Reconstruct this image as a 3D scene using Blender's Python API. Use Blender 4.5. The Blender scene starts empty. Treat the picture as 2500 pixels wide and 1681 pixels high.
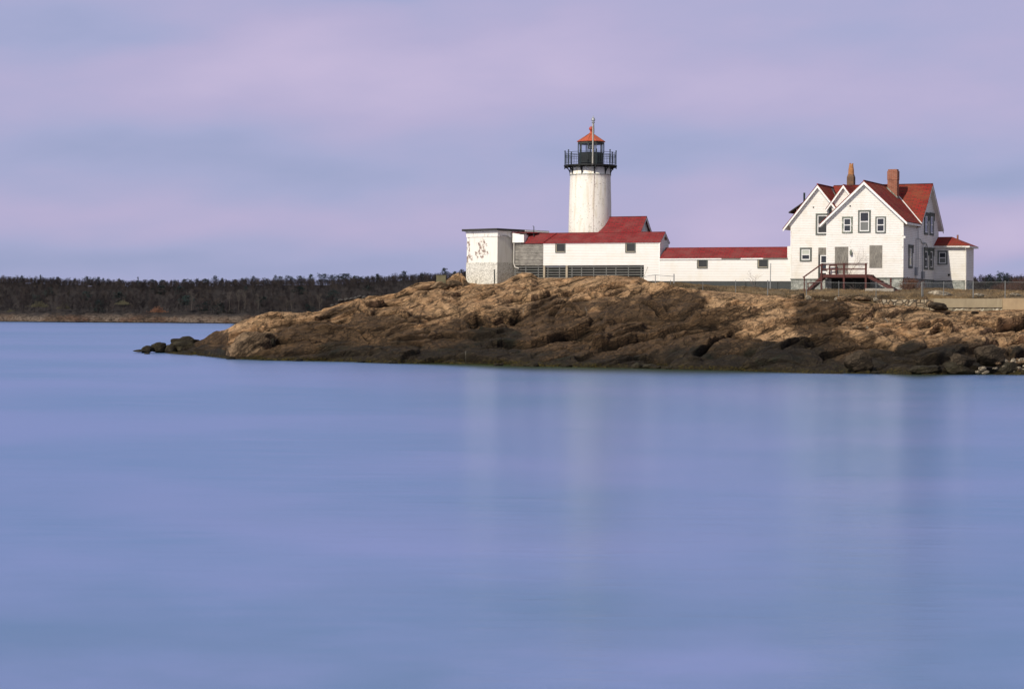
import bpy, math, random
import numpy as np
from mathutils import Vector, Matrix
random.seed(7); np.random.seed(7)
sc = bpy.context.scene
COL = sc.collection
# ---------------------------------------------------------------- measuring
F = 5000.0; CH = 4.5; RHO = math.radians(.43)
def ab(px, py):
    dx = px-1250; dy = 768-py
    return dx*math.cos(RHO)-dy*math.sin(RHO), dx*math.sin(RHO)+dy*math.cos(RHO)
def W(px, py, Y):
    a, b = ab(px, py)
    return Vector((a/F*Y, Y, CH+b/F*Y))
TH = math.radians(25)
E1 = (math.cos(TH), -math.sin(TH)); E2 = (math.sin(TH), math.cos(TH))
O = (ab(1572, 680)[0]/F*226, 226.0)
O1 = O[0]*E1[0]+O[1]*E1[1]; O2 = O[0]*E2[0]+O[1]*E2[1]
def fr(px, py, d):                 # (t, z) on a plane parallel to the facades
    a, b = ab(px, py); rx = a/F
    l = (d+O2)/(rx*E2[0]+E2[1])
    return l*(rx*E1[0]+E1[1])-O1, CH+l*b/F
def sd(px, py, t):                 # (d, z) on a plane parallel to the gable ends
    a, b = ab(px, py); rx = a/F
    l = (t+O1)/(rx*E1[0]+E1[1])
    return l*(rx*E2[0]+E2[1])-O2, CH+l*b/F
def lw(t, d, z=0):
    return Vector((O[0]+t*E1[0]+d*E2[0], O[1]+t*E1[1]+d*E2[1], z))
def wl(v):                         # world xy -> local t,d
    x = v[0]-O[0]; y = v[1]-O[1]
    return x*E1[0]+y*E1[1], x*E2[0]+y*E2[1]
def lin(r, g, b):
    f = lambda c: (c/255/12.92) if c/255 <= .04045 else ((c/255+.055)/1.055)**2.4
    return (f(r), f(g), f(b), 1)
# ---------------------------------------------------------------- numpy noise
def hsh(ix, iy, s):
    v = np.sin(ix*127.1+iy*311.7+s*74.7)*43758.5453
    return v-np.floor(v)
def vnoise(x, y, s=0):
    ix = np.floor(x); iy = np.floor(y); fx = x-ix; fy = y-iy
    fx = fx*fx*fx*(fx*(fx*6-15)+10); fy = fy*fy*fy*(fy*(fy*6-15)+10)
    a = hsh(ix, iy, s); b = hsh(ix+1, iy, s); c = hsh(ix, iy+1, s); d = hsh(ix+1, iy+1, s)
    return (a+(b-a)*fx)*(1-fy)+(c+(d-c)*fx)*fy - .5
def fbm(x, y, o=4, s=0):
    r = 0; a = 1
    for i in range(o):
        r = r+a*vnoise(x, y, s+i*13.7); x = x*2.03+5.1; y = y*2.03+9.7; a *= .5
    return r
def cells(u, v, s=0):
    iu = np.floor(u); iv = np.floor(v)
    f1 = np.full(u.shape, 9.); f2 = np.full(u.shape, 9.)
    h1 = np.zeros(u.shape); h2 = h1.copy(); h3 = h1.copy(); cx = h1.copy(); cy = h1.copy()
    for i in (-1, 0, 1):
        for j in (-1, 0, 1):
            a = iu+i; b = iv+j
            dx = a+.1+.8*hsh(a, b, s+1)-u; dy = b+.1+.8*hsh(a, b, s+2)-v
            d = np.sqrt(dx*dx+dy*dy)
            m = d < f1
            f2 = np.where(m, f1, np.minimum(f2, d)); f1 = np.where(m, d, f1)
            h1 = np.where(m, hsh(a, b, s+3), h1); h2 = np.where(m, hsh(a, b, s+4), h2); h3 = np.where(m, hsh(a, b, s+5), h3)
            cx = np.where(m, -dx, cx); cy = np.where(m, -dy, cy)
    return f1, f2, h1-.5, h2-.5, h3-.5, cx, cy
# ---------------------------------------------------------------- materials
class NT:
    def __init__(s, name):
        s.m = bpy.data.materials.new(name); s.m.use_nodes = True
        s.t = s.m.node_tree; s.t.nodes.clear()
        s.out = s.t.nodes.new('ShaderNodeOutputMaterial')
    def n(s, typ, **k):
        nd = s.t.nodes.new(typ)
        for a, b in k.items():
            if a.startswith('i_'):
                key = a[2:]
                key = int(key) if key.isdigit() else key.replace('_', ' ')
                if isinstance(b, bpy.types.NodeSocket): s.t.links.new(b, nd.inputs[key])
                else: nd.inputs[key].default_value = b
            else: setattr(nd, a, b)
        return nd
    def l(s, a, b): s.t.links.new(a, b)
    def math(s, op, a, b=0., c=None, clamp=False):
        nd = s.n('ShaderNodeMath', operation=op, i_0=a, i_1=b, use_clamp=clamp)
        if c is not None:
            if isinstance(c, bpy.types.NodeSocket): s.l(c, nd.inputs[2])
            else: nd.inputs[2].default_value = c
        return nd.outputs[0]
    def mix(s, f, a, b, bt='MIX'):
        nd = s.n('ShaderNodeMix', data_type='RGBA', blend_type=bt)
        for k, v in ((0, f), (6, a), (7, b)):
            if isinstance(v, bpy.types.NodeSocket): s.l(v, nd.inputs[k])
            else: nd.inputs[k].default_value = v
        return nd.outputs[2]
    def coord(s, kind='Object', scale=(1, 1, 1), rot=(0, 0, 0)):
        tc = s.n('ShaderNodeTexCoord')
        mp = s.n('ShaderNodeMapping', i_Vector=tc.outputs[kind], i_Scale=scale, i_Rotation=rot)
        return mp.outputs[0]
    def noise(s, vec, scale, detail=4, rough=.55, out=0):
        return s.n('ShaderNodeTexNoise', i_Vector=vec, i_Scale=scale, i_Detail=detail, i_Roughness=rough).outputs[out]
    def ramp(s, f, stops):
        nd = s.n('ShaderNodeValToRGB', i_Fac=f); cr = nd.color_ramp
        while len(cr.elements) < len(stops): cr.elements.new(.5)
        for e, (p, c) in zip(cr.elements, stops):
            e.position = p; e.color = c if isinstance(c, tuple) else (c, c, c, 1)
        return nd.outputs[0]
    def step(s, f, lo, hi):
        return s.n('ShaderNodeMapRange', i_Value=f, i_1=lo, i_2=hi).outputs[0]
    def bump(s, h, strength=.3, dist=.05, normal=None):
        nd = s.n('ShaderNodeBump', i_Height=h, i_Strength=strength, i_Distance=dist)
        if normal is not None: s.l(normal, nd.inputs['Normal'])
        return nd.outputs[0]
    def bsdf(s, color, rough=.7, metal=0., normal=None, spec=.3):
        nd = s.n('ShaderNodeBsdfPrincipled', i_Base_Color=color, i_Roughness=rough, i_Metallic=metal)
        nd.inputs['Specular IOR Level'].default_value = spec
        if normal is not None: s.l(normal, nd.inputs['Normal'])
        s.l(nd.outputs[0], s.out.inputs[0]); return nd
def plain(name, col, rough=.6, var=.25, scale=3., metal=0., spec=.3, bump=.15):
    t = NT(name); v = t.coord('Object')
    n = t.noise(v, scale, 5)
    c = t.mix(n, tuple(x*(1-var) for x in col[:3])+(1,), tuple(min(1, x*(1+var)) for x in col[:3])+(1,))
    t.bsdf(c, rough, metal, t.bump(t.noise(v, scale*6, 3), bump, .02), spec); return t.m
M = {}
def siding(name, base, dirt, grime=.5):
    t = NT(name); uv = t.coord('UV'); sx = t.n('ShaderNodeSeparateXYZ', i_Vector=uv)
    ob = t.coord('Object')
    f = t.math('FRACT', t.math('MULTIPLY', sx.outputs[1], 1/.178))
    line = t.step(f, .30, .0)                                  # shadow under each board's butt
    n1 = t.noise(ob, .9, 5); n2 = t.noise(t.coord('Object', (1.2, 1.2, 9)), 2.2, 5)
    row = t.n('ShaderNodeTexWhiteNoise', noise_dimensions='1D', i_W=t.math('FLOOR', t.math('MULTIPLY', sx.outputs[1], 1/.178)))
    c = t.mix(t.step(n1, .45, .8), base, dirt)
    c = t.mix(t.math('MULTIPLY', t.step(n2, .56, .72), grime), c, tuple(x*.72 for x in dirt[:3])+(1,))
    c = t.mix(t.math('MULTIPLY', row.outputs[0], .10), c, (.45, .43, .38, 1))
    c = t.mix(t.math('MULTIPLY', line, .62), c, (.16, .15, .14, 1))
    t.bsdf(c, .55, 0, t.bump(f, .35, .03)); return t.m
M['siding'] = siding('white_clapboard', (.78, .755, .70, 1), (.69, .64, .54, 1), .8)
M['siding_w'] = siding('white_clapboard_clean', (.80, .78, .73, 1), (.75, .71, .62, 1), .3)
def peel(name, white, under, lo, hi, sc_=1.2, speck=.0, streak=.5):
    t = NT(name); ob = t.coord('Object')
    n = t.noise(ob, sc_, 8, .72); n2 = t.noise(ob, sc_*.35, 3)
    m = t.step(t.math('ADD', t.math('MULTIPLY', n, .8), t.math('MULTIPLY', n2, .35)), lo, hi)
    st = t.noise(t.coord('Object', (2, 2, .25)), 1.4, 5)
    w = t.mix(t.math('MULTIPLY', t.step(st, .5, .75), streak), white, (.55, .48, .34, 1))
    if speck:
        vo = t.noise(ob, 5.5, 6, .75)
        sp = t.math('MULTIPLY', t.step(vo, .585, .62), t.step(t.noise(ob, .5, 3), .36, .56))
        w = t.mix(t.math('MULTIPLY', sp, speck), w, (.22, .18, .14, 1))
    c = t.mix(m, w, under)
    t.bsdf(c, .75, 0, t.bump(t.noise(ob, 5, 6, .7), .5, .05)); return t.m
M['tower'] = peel('whitewashed_brick', (.76, .725, .64, 1), (.30, .26, .20, 1), .75, .80, 3.4, 1., .85)
M['peel'] = peel('peeling_trim', (.74, .72, .67, 1), (.20, .17, .14, 1), .66, .70, 5.)
M['white'] = peel('white_trim', (.78, .77, .73, 1), (.33, .30, .26, 1), .82, .86, 6., 0, .25)
# whitewashed brick of the old square building: big flaked patches and a pocked plinth
t = NT('flaking_whitewash'); ob = t.coord('Object'); sx = t.n('ShaderNodeSeparateXYZ', i_Vector=ob)
uvv = t.coord('UV')
br = t.n('ShaderNodeTexBrick', i_Vector=uvv, i_Scale=1., i_Color1=(.15, .085, .06, 1), i_Color2=(.22, .13, .10, 1), i_Mortar=(.30, .27, .23, 1), i_Brick_Width=.22, i_Row_Height=.08, i_Mortar_Size=.01)
n = t.noise(t.coord('Object', (1.2, 1, .8)), 2.6, 8, .78)
def blob(cx, cz, rx, rz):
    a = t.math('DIVIDE', t.math('SUBTRACT', sx.outputs[0], cx), rx); b = t.math('DIVIDE', t.math('SUBTRACT', sx.outputs[2], cz), rz)
    return t.math('SUBTRACT', 1., t.math('ADD', t.math('MULTIPLY', a, a), t.math('MULTIPLY', b, b)), clamp=True)
k = t.math('MAXIMUM', blob(-2.35, 4.2, 1.2, 1.15), blob(-2.4, 3.35, 1.5, .7))
k = t.math('MAXIMUM', k, blob(-4.7, 2.9, 1.3, .85))
k = t.math('MAXIMUM', k, blob(-4.5, 4.3, .35, 1.6))
m = t.step(t.math('ADD', t.math('MULTIPLY', t.math('MINIMUM', k, .7), .20), n), .645, .66)
st = t.noise(t.coord('Object', (2, 2, .3)), 1.2, 5)
w = t.mix(t.math('MULTIPLY', t.step(st, .5, .8), .5), (.76, .73, .66, 1), (.52, .47, .36, 1))
c = t.mix(m, w, br.outputs[0])
pl = t.step(sx.outputs[2], 2.45, 2.38)
vo = t.noise(ob, 7., 4, .7); pk = t.math('MULTIPLY', t.step(vo, .47, .54), t.step(t.noise(ob, .8, 3), .2, .5))
c2 = t.mix(t.math('MULTIPLY', pk, .62), (.68, .66, .58, 1), (.24, .22, .18, 1))
c = t.mix(pl, c, c2)
c = t.mix(t.math('MULTIPLY', t.step(sx.outputs[0], -.02, .0), .75), c, t.mix(1., c, (.62, .62, .58, 1), 'MULTIPLY'))  # right-hand faces darkened in the colour to deepen their shade
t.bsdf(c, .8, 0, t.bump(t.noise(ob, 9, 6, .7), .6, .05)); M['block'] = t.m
def shingles(name, c1, c2, mortar, streak):
    t = NT(name); uv = t.coord('UV'); ob = t.coord('Object')
    wv = t.n('ShaderNodeVectorMath', operation='ADD', i_0=uv)
    jn = t.n('ShaderNodeVectorMath', operation='SCALE', i_0=t.noise(ob, 1.5, 2, out=1)); jn.inputs['Scale'].default_value = .10
    t.l(jn.outputs[0], wv.inputs[1])
    br = t.n('ShaderNodeTexBrick', i_Vector=wv.outputs[0], i_Scale=1., i_Color1=c1, i_Color2=c2, i_Mortar=mortar, i_Brick_Width=.72, i_Row_Height=.25, i_Mortar_Size=.042, i_Mortar_Smooth=.3, i_Bias=.0)
    n = t.noise(ob, .8, 5); n2 = t.noise(ob, 6, 4)
    c = t.mix(t.math('MULTIPLY', t.step(n, .42, .68), .85), br.outputs[0], streak)
    c = t.mix(t.math('MULTIPLY', n2, .35), c, (.06, .02, .02, 1))
    t.bsdf(c, .85, 0, t.bump(t.math('ADD', t.math('MULTIPLY', n2, .3), br.outputs[1]), .5, -.03), .15); return t.m
M['roof'] = shingles('red_shingles', (.33, .022, .018, 1), (.20, .014, .012, 1), (.075, .028, .020, 1), (.21, .060, .030, 1))
M['roof_low'] = shingles('crimson_shingles', (.29, .022, .026, 1), (.19, .017, .020, 1), (.085, .03, .026, 1), (.20, .055, .050, 1))
def brick(name, a, b, mo, w=.4, h=.13):
    t = NT(name); uv = t.coord('UV'); ob = t.coord('Object')
    br = t.n('ShaderNodeTexBrick', i_Vector=uv, i_Scale=1., i_Color1=a, i_Color2=b, i_Mortar=mo, i_Brick_Width=w, i_Row_Height=h, i_Mortar_Size=.012)
    c = t.mix(t.math('MULTIPLY', t.step(t.noise(ob, 2.2, 5), .45, .7), .5), br.outputs[0], tuple(x*.5 for x in a[:3])+(1,))
    t.bsdf(c, .85, 0, t.bump(br.outputs[1], .4, -.02)); return t.m
M['brick'] = brick('red_brick', (.29, .10, .055, 1), (.21, .072, .042, 1), (.30, .20, .15, 1))
M['brick_old'] = brick('weathered_brick', (.20, .10, .05, 1), (.12, .07, .045, 1), (.10, .08, .06, 1))
M['pot'] = plain('stained_clay', (.33, .15, .06), .8, .6, 5)
M['orange'] = plain('orange_lantern_paint', (.40, .082, .036), .55, .3, 4)
M['black'] = plain('black_iron_paint', (.012, .014, .014), .55, .4, 5)
M['iron'] = plain('dark_green_iron', (.018, .028, .028), .5, .3, 5)
M['galv'] = plain('galvanised_steel', (.30, .31, .31), .5, .3, 4, .4)
M['fencegrey'] = plain('dull_fence_pipe', (.15, .155, .15), .6, .3, 3)
M['steel'] = plain('weathered_steel_pole', (.34, .32, .27), .5, .35, 8, .3)
M['casing'] = plain('grey_green_casing', (.105, .115, .10), .7, .4, 9)
M['casing_w'] = peel('peeling_casing', (.13, .15, .12, 1), (.55, .53, .47, 1), .62, .66, 9.)
M['sash'] = plain('white_sash', (.70, .69, .66), .5, .12, 9)
M['darkroof'] = plain('tar_roof', (.035, .033, .030), .8, .4, 2)
M['redpaint'] = plain('oxblood_deck_paint', (.070, .018, .014), .65, .4, 3)
M['deckwood'] = plain('grey_red_deck_board', (.16, .09, .075), .8, .3, 3)
M['rust'] = plain('rusty_pipe', (.22, .09, .05), .7, .5, 6)
M['lathgrey'] = plain('grey_lath', (.14, .14, .13), .8, .35, 2)
M['post'] = plain('weathered_post', (.34, .29, .21), .8, .3, 3)
M['void'] = plain('crawlspace_dark', (.012, .011, .010), .9, .3, 2)
M['darkdoor'] = plain('dark_door', (.03, .032, .028), .5, .3, 3)
M['curtain'] = plain('drawn_blind', (.42, .44, .38), .8, .15, 2)
M['lens'] = plain('beacon_lens', (.30, .32, .30), .25, .4, 12, .2)
M['pipe'] = plain('white_pipe', (.62, .59, .52), .6, .2, 3)
def planks(name, a, b, lo=.24, vertical=False):
    t = NT(name); uv = t.coord('UV'); sx = t.n('ShaderNodeSeparateXYZ', i_Vector=uv)
    f = t.math('FRACT', t.math('MULTIPLY', sx.outputs[0 if vertical else 1], 1/lo))
    ob = t.coord('UV', (1.5, 14, 1) if not vertical else (14, 1.5, 1))
    n = t.noise(ob, 1.3, 7, .75); n2 = t.noise(t.coord('Object'), 1.3, 4)
    c = t.mix(t.step(t.math('ADD', n, t.math('MULTIPLY', n2, .4)), .55, .85), a, b)
    if not vertical: c = t.mix(t.step(f, .12, .0), c, (.02, .02, .02, 1))
    t.bsdf(c, .85, 0, t.bump(n, .4, .03)); return t.m
M['shed'] = planks('weathered_boards', (.085, .080, .070, 1), (.33, .31, .27, 1), .40)
M['ply'] = planks('grey_plywood', (.09, .085, .075, 1), (.28, .26, .22, 1), .6, True)
t = NT('stone_foundation'); ob = t.coord('Object')
n = t.noise(ob, 2.6, 8, .75)
c = t.ramp(n, [(.3, (.08, .085, .07, 1)), (.5, (.27, .28, .25, 1)), (.62, (.42, .43, .38, 1)), (.75, (.24, .21, .13, 1))])
t.bsdf(c, .9, 0, t.bump(n, .8, .1)); M['found'] = t.m
t = NT('dark_glass'); ob = t.coord('Object')
bs = t.bsdf(t.mix(t.noise(ob, .8, 3), (.012, .014, .018, 1), (.05, .055, .06, 1)), .12, spec=.5); M['glass'] = t.m
t = NT('curtained_glass'); ob = t.coord('UV', (1, 1, 1))
wv = t.n('ShaderNodeTexWave', i_Vector=ob, i_Scale=2.5, bands_direction='X'); t.bsdf(t.mix(wv.outputs[0], (.10, .11, .10, 1), (.20, .20, .18, 1)), .25, spec=.5); M['glass_c'] = t.m
t = NT('boarded_grey'); ob = t.coord('Object'); t.bsdf(t.mix(t.noise(ob, 1.5, 4), (.018, .020, .022, 1), (.036, .037, .038, 1)), .6); M['glass_b'] = t.m
t = NT('lantern_glass'); tr = t.n('ShaderNodeBsdfTransparent', i_Color=(.93, .95, .97, 1)); gl = t.n('ShaderNodeBsdfGlossy', i_Roughness=.05)
mx = t.n('ShaderNodeMixShader', i_0=.10); t.l(tr.outputs[0], mx.inputs[1]); t.l(gl.outputs[0], mx.inputs[2]); t.l(mx.outputs[0], t.out.inputs[0]); M['clear'] = t.m
# chain-link: woven diagonal wires, holes are transparent
t = NT('chain_link_wire'); uv = t.coord('UV'); sx = t.n('ShaderNodeSeparateXYZ', i_Vector=uv)
a = t.math('PINGPONG', t.math('ADD', sx.outputs[0], sx.outputs[1]), .06); b = t.math('PINGPONG', t.math('SUBTRACT', sx.outputs[0], sx.outputs[1]), .06)
mk = t.math('MAXIMUM', t.math('LESS_THAN', a, .0028), t.math('LESS_THAN', b, .0028))
tr = t.n('ShaderNodeBsdfTransparent'); df = t.n('ShaderNodeBsdfDiffuse', i_Color=(.12, .125, .12, 1))
mx = t.n('ShaderNodeMixShader', i_0=mk); t.l(tr.outputs[0], mx.inputs[1]); t.l(df.outputs[0], mx.inputs[2]); t.l(mx.outputs[0], t.out.inputs[0]); M['link'] = t.m

def rock_mat(name, attr=True, tan=(.36, .232, .126, 1), tan2=(.29, .160, .076, 1), brown=(.076, .048, .026, 1), blk=(.017, .0135, .0095, 1)):
    t = NT(name); P = t.n('ShaderNodeNewGeometry').outputs['Position'] if attr else t.coord('Object')
    mp = lambda s, r=(0, 0, 0): t.n('ShaderNodeMapping', i_Vector=P, i_Scale=s, i_Rotation=r).outputs[0]
    Q = t.n('ShaderNodeMapping', i_Vector=P, i_Rotation=(0, .42, 0)).outputs[0]; mq = lambda s: t.n('ShaderNodeMapping', i_Vector=Q, i_Scale=s).outputs[0]
    wn = t.noise(P, .6, 3, out=1)
    wv = t.n('ShaderNodeVectorMath', operation='SCALE', i_0=wn); wv.inputs['Scale'].default_value = 1.6
    wp = t.n('ShaderNodeVectorMath', operation='ADD', i_0=mq((.75, .30, 2.1))); t.l(wv.outputs[0], wp.inputs[1])
    big = t.noise(P, .16, 4); med = t.noise(P, .9, 6, .65); fine = t.noise(P, 5.5, 5, .7)
    str_ = t.noise(mq((.42, .35, 2.4)), 1.6, 6, .72)
    v1 = t.n('ShaderNodeTexVoronoi', feature='DISTANCE_TO_EDGE', i_Vector=wp.outputs[0], i_Scale=.42)
    v2 = t.n('ShaderNodeTexVoronoi', feature='DISTANCE_TO_EDGE', i_Vector=wp.outputs[0], i_Scale=1.5)
    v3 = t.n('ShaderNodeTexVoronoi', feature='DISTANCE_TO_EDGE', i_Vector=wp.outputs[0], i_Scale=3.6)
    crack = t.math('MAXIMUM', t.math('MULTIPLY', t.step(v3.outputs[0], .12, .02), t.math('MULTIPLY', t.step(t.noise(P, .8, 3), .44, .56), .7)),
        t.math('MAXIMUM', t.math('MULTIPLY', t.step(v1.outputs[0], .06, .01), t.step(med, .40, .55)), t.math('MULTIPLY', t.step(v2.outputs[0], .10, .015), t.math('MULTIPLY', t.step(t.noise(P, .45, 3), .39, .50), .9))))
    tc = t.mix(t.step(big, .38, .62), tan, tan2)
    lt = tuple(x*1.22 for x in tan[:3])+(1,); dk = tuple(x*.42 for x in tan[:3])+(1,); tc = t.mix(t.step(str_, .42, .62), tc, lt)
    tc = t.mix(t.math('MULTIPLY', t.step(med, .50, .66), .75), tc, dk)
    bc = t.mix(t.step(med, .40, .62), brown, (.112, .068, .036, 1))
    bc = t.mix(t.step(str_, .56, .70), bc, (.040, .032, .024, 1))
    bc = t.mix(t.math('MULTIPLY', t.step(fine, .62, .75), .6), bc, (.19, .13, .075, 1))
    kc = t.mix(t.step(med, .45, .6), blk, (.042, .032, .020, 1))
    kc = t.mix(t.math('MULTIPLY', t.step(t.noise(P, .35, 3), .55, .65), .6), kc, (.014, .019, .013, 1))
    if attr:
        A = t.n('ShaderNodeAttribute', attribute_name='zone'); sp = t.n('ShaderNodeSeparateColor', i_Color=A.outputs[0])
        jit = t.math('MULTIPLY', t.math('SUBTRACT', t.math('ADD', t.noise(mq((.3, .3, .9)), .8, 6, .65), t.math('MULTIPLY', fine, .25)), .62), 1.5)
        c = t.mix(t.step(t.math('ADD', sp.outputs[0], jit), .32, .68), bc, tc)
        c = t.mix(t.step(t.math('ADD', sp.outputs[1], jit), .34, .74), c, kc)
        sz = t.n('ShaderNodeSeparateXYZ', i_Vector=P).outputs[2]
        weed = t.step(t.math('ADD', sz, t.math('ADD', t.math('MULTIPLY', fine, -.9), t.math('MULTIPLY', med, -.9))), -.55, -.75)
        c = t.mix(weed, c, t.mix(t.step(fine, .45, .6), (.014, .013, .006, 1), (.060, .047, .010, 1)))
        # thin pale mineral streaks running down the upper slabs
        sk = t.math('MULTIPLY', t.step(t.noise(mp((1.3, .02, .12)), 1.5, 2), .70, .73), t.step(t.noise(P, .12, 2), .53, .58))
        c = t.mix(t.math('MULTIPLY', sk, .45), c, (.5, .46, .38, 1))
    else: c = tc
    if attr:
        c = t.mix(t.step(sp.outputs[2], .46, .16), c, t.mix(.80, c, (.008, .006, .004, 1)))  # hollows darkened in the colour, as painted recess shade
        c = t.mix(t.math('MULTIPLY', t.step(sp.outputs[2], .52, .85), .35), c, t.mix(1., c, (1.6, 1.55, 1.5, 1), 'MULTIPLY'))  # raised edges lightened in the colour, as painted highlights
    c = t.mix(t.math('MULTIPLY', crack, .85), c, (.016, .012, .009, 1))
    c = t.mix(t.math('MULTIPLY', t.step(fine, .60, .35), .35), c, (.02, .016, .012, 1))
    h = t.math('ADD', t.math('MULTIPLY', str_, .8), t.math('ADD', t.math('MULTIPLY', fine, .35), t.math('MULTIPLY', med, .8)))
    h = t.math('SUBTRACT', h, t.math('MULTIPLY', crack, .5))
    t.bsdf(c, .9, 0, t.bump(h, .9, .20), .1); return t.m
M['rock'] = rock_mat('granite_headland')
M['stone'] = rock_mat('tan_boulder', False, (.27, .18, .105, 1), (.20, .13, .075, 1))
M['stone_mid'] = rock_mat('mid_boulder', False, (.20, .135, .08, 1), (.13, .09, .055, 1))
M['stone_pale'] = rock_mat('pale_boulder', False, (.42, .36, .27, 1), (.36, .29, .20, 1))
M['stone_dark'] = rock_mat('wet_black_boulder', False, (.034, .030, .022, 1), (.048, .042, .022, 1))
M['stone_brown'] = rock_mat('brown_boulder', False, (.060, .045, .030, 1), (.040, .031, .021, 1))
M['riprap'] = rock_mat('grey_riprap', False, (.15, .14, .13, 1), (.11, .105, .10, 1))
def wood_bark(name, c, v=.4):
    return plain(name, c, .9, v, .05)
M['bark'] = wood_bark('bare_grey_wood', (.046, .037, .036), .5)
M['bark_pale'] = wood_bark('pale_trunk', (.062, .052, .045))
M['pine'] = plain('dark_pine_needles', (.011, .021, .020), .9, .5, .4)
M['olive'] = plain('olive_twigs', (.060, .055, .032), .9, .4, .4)
M['twig'] = plain('grey_twigs', (.17, .13, .11), .9, .4, 1)
M['brownbush'] = plain('dead_brown_leaves', (.13, .060, .035), .9, .5, 1)
# ---------------------------------------------------------------- mesh helpers
def finish(name, me, m, parent=None):
    o = bpy.data.objects.new(name, me); COL.objects.link(o)
    me.materials.append(M[m] if isinstance(m, str) else m)
    if parent is not None: o.parent = parent
    return o
def autouv(me):
    uvl = me.uv_layers.new(name='UVMap'); co = [v.co for v in me.vertices]
    for p in me.polygons:
        n = p.normal
        if abs(n.z) > .98: u = Vector((1, 0, 0)); v = Vector((0, 1, 0))
        else:
            u = Vector((0, 0, 1)).cross(n).normalized(); v = n.cross(u)
        for li in p.loop_indices:
            c = co[me.loops[li].vertex_index]; uvl.data[li].uv = (c.dot(u), c.dot(v))
class MB:
    def __init__(s): s.v = []; s.f = []
    def add(s, vs, fs):
        k = len(s.v); s.v += [tuple(v) for v in vs]; s.f += [tuple(k+i for i in f) for f in fs]; return s
    def box(s, x0, x1, y0, y1, z0, z1):
        return s.add([(x0, y0, z0), (x1, y0, z0), (x1, y1, z0), (x0, y1, z0), (x0, y0, z1), (x1, y0, z1), (x1, y1, z1), (x0, y1, z1)],
                     [(0, 3, 2, 1), (4, 5, 6, 7), (0, 1, 5, 4), (1, 2, 6, 5), (2, 3, 7, 6), (3, 0, 4, 7)])
    def ext(s, poly, vec):           # extrude polygon (3-D points) by vec
        n = len(poly); p = [Vector(q) for q in poly]; v = Vector(vec)
        nm = Vector((0, 0, 0))
        for i in range(n): nm += p[i].cross(p[(i+1) % n])
        if nm.dot(v) > 0: p = p[::-1]
        return s.add(p+[q+v for q in p], [tuple(range(n)), tuple(range(2*n-1, n-1, -1))]+[(i, i+n, (i+1) % n+n, (i+1) % n) for i in range(n)])
    def bar(s, a, b, w, h=None):     # square bar between two points
        a = Vector(a); b = Vector(b); h = h or w; d = (b-a).normalized()
        up = Vector((0, 0, 1)) if abs(d.z) < .95 else Vector((0, 1, 0))
        u = d.cross(up).normalized()*w/2; v = u.cross(d).normalized()*h/2
        return s.add([a-u-v, a+u-v, a+u+v, a-u+v, b-u-v, b+u-v, b+u+v, b-u+v], [(0, 1, 2, 3), (7, 6, 5, 4), (0, 4, 5, 1), (1, 5, 6, 2), (2, 6, 7, 3), (3, 7, 4, 0)])
    def tube(s, pts, r, n=8, caps=True):
        pts = [Vector(p) for p in pts]; rs = r if isinstance(r, (list, tuple)) else [r]*len(pts); vs = []; fs = []
        for i, p in enumerate(pts):
            d = (pts[min(i+1, len(pts)-1)]-pts[max(i-1, 0)]).normalized()
            up = Vector((0, 0, 1)) if abs(d.z) < .9 else Vector((0, 1, 0))
            u = d.cross(up).normalized(); v = u.cross(d)
            for k in range(n):
                a = 2*math.pi*k/n; vs.append(p+(u*math.cos(a)+v*math.sin(a))*rs[i])
        for i in range(len(pts)-1):
            for k in range(n): fs.append((i*n+k, (i+1)*n+k, (i+1)*n+(k+1) % n, i*n+(k+1) % n))
        if caps: fs += [tuple(range(n)), tuple(range(len(pts)*n-1, (len(pts)-1)*n-1, -1))]
        return s.add(vs, fs)
    def lathe(s, prof, n=32, c=(0, 0, 0), ph=0.):
        vs = []; fs = []
        for r, z in prof:
            for k in range(n):
                a = 2*math.pi*k/n+ph; vs.append((c[0]+r*math.cos(a), c[1]+r*math.sin(a), c[2]+z))
        for i in range(len(prof)-1):
            for k in range(n): fs.append((i*n+k, i*n+(k+1) % n, (i+1)*n+(k+1) % n, (i+1)*n+k))
        fs += [tuple(range(n-1, -1, -1)), tuple(range((len(prof)-1)*n, len(prof)*n))]
        return s.add(vs, fs)
    def build(s, name, m, parent=None, smooth=False, org=(0, 0, 0)):
        me = bpy.data.meshes.new(name); me.from_pydata([(v[0]-org[0], v[1]-org[1], v[2]-org[2]) for v in s.v], [], s.f); me.update(); autouv(me)
        if smooth: me.polygons.foreach_set('use_smooth', [True]*len(me.polygons))
        return finish(name, me, m, parent)
def fast_mesh(name, verts, quads, m, smooth=True, attr=None, parent=None):
    me = bpy.data.meshes.new(name); verts = np.asarray(verts, dtype=np.float32); quads = np.asarray(quads, dtype=np.int32)
    k = quads.shape[1]
    me.vertices.add(len(verts)); me.vertices.foreach_set('co', verts.ravel())
    me.loops.add(quads.size); me.loops.foreach_set('vertex_index', quads.ravel())
    me.polygons.add(len(quads)); me.polygons.foreach_set('loop_start', np.arange(0, quads.size, k, dtype=np.int32))
    me.polygons.foreach_set('loop_total', np.full(len(quads), k, dtype=np.int32))
    me.polygons.foreach_set('use_smooth', np.full(len(quads), smooth, dtype=bool))
    me.update(calc_edges=True)
    if attr is not None:
        ca = me.color_attributes.new('zone', 'FLOAT_COLOR', 'POINT'); ca.data.foreach_set('color', np.asarray(attr, dtype=np.float32).ravel())
    return finish(name, me, m, parent)
def gridq(nr, nc):
    i = np.arange((nr-1)*(nc-1)); r = i//(nc-1); c = i % (nc-1); a = r*nc+c
    return np.stack([a, a+1, a+nc+1, a+nc], 1)
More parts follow.
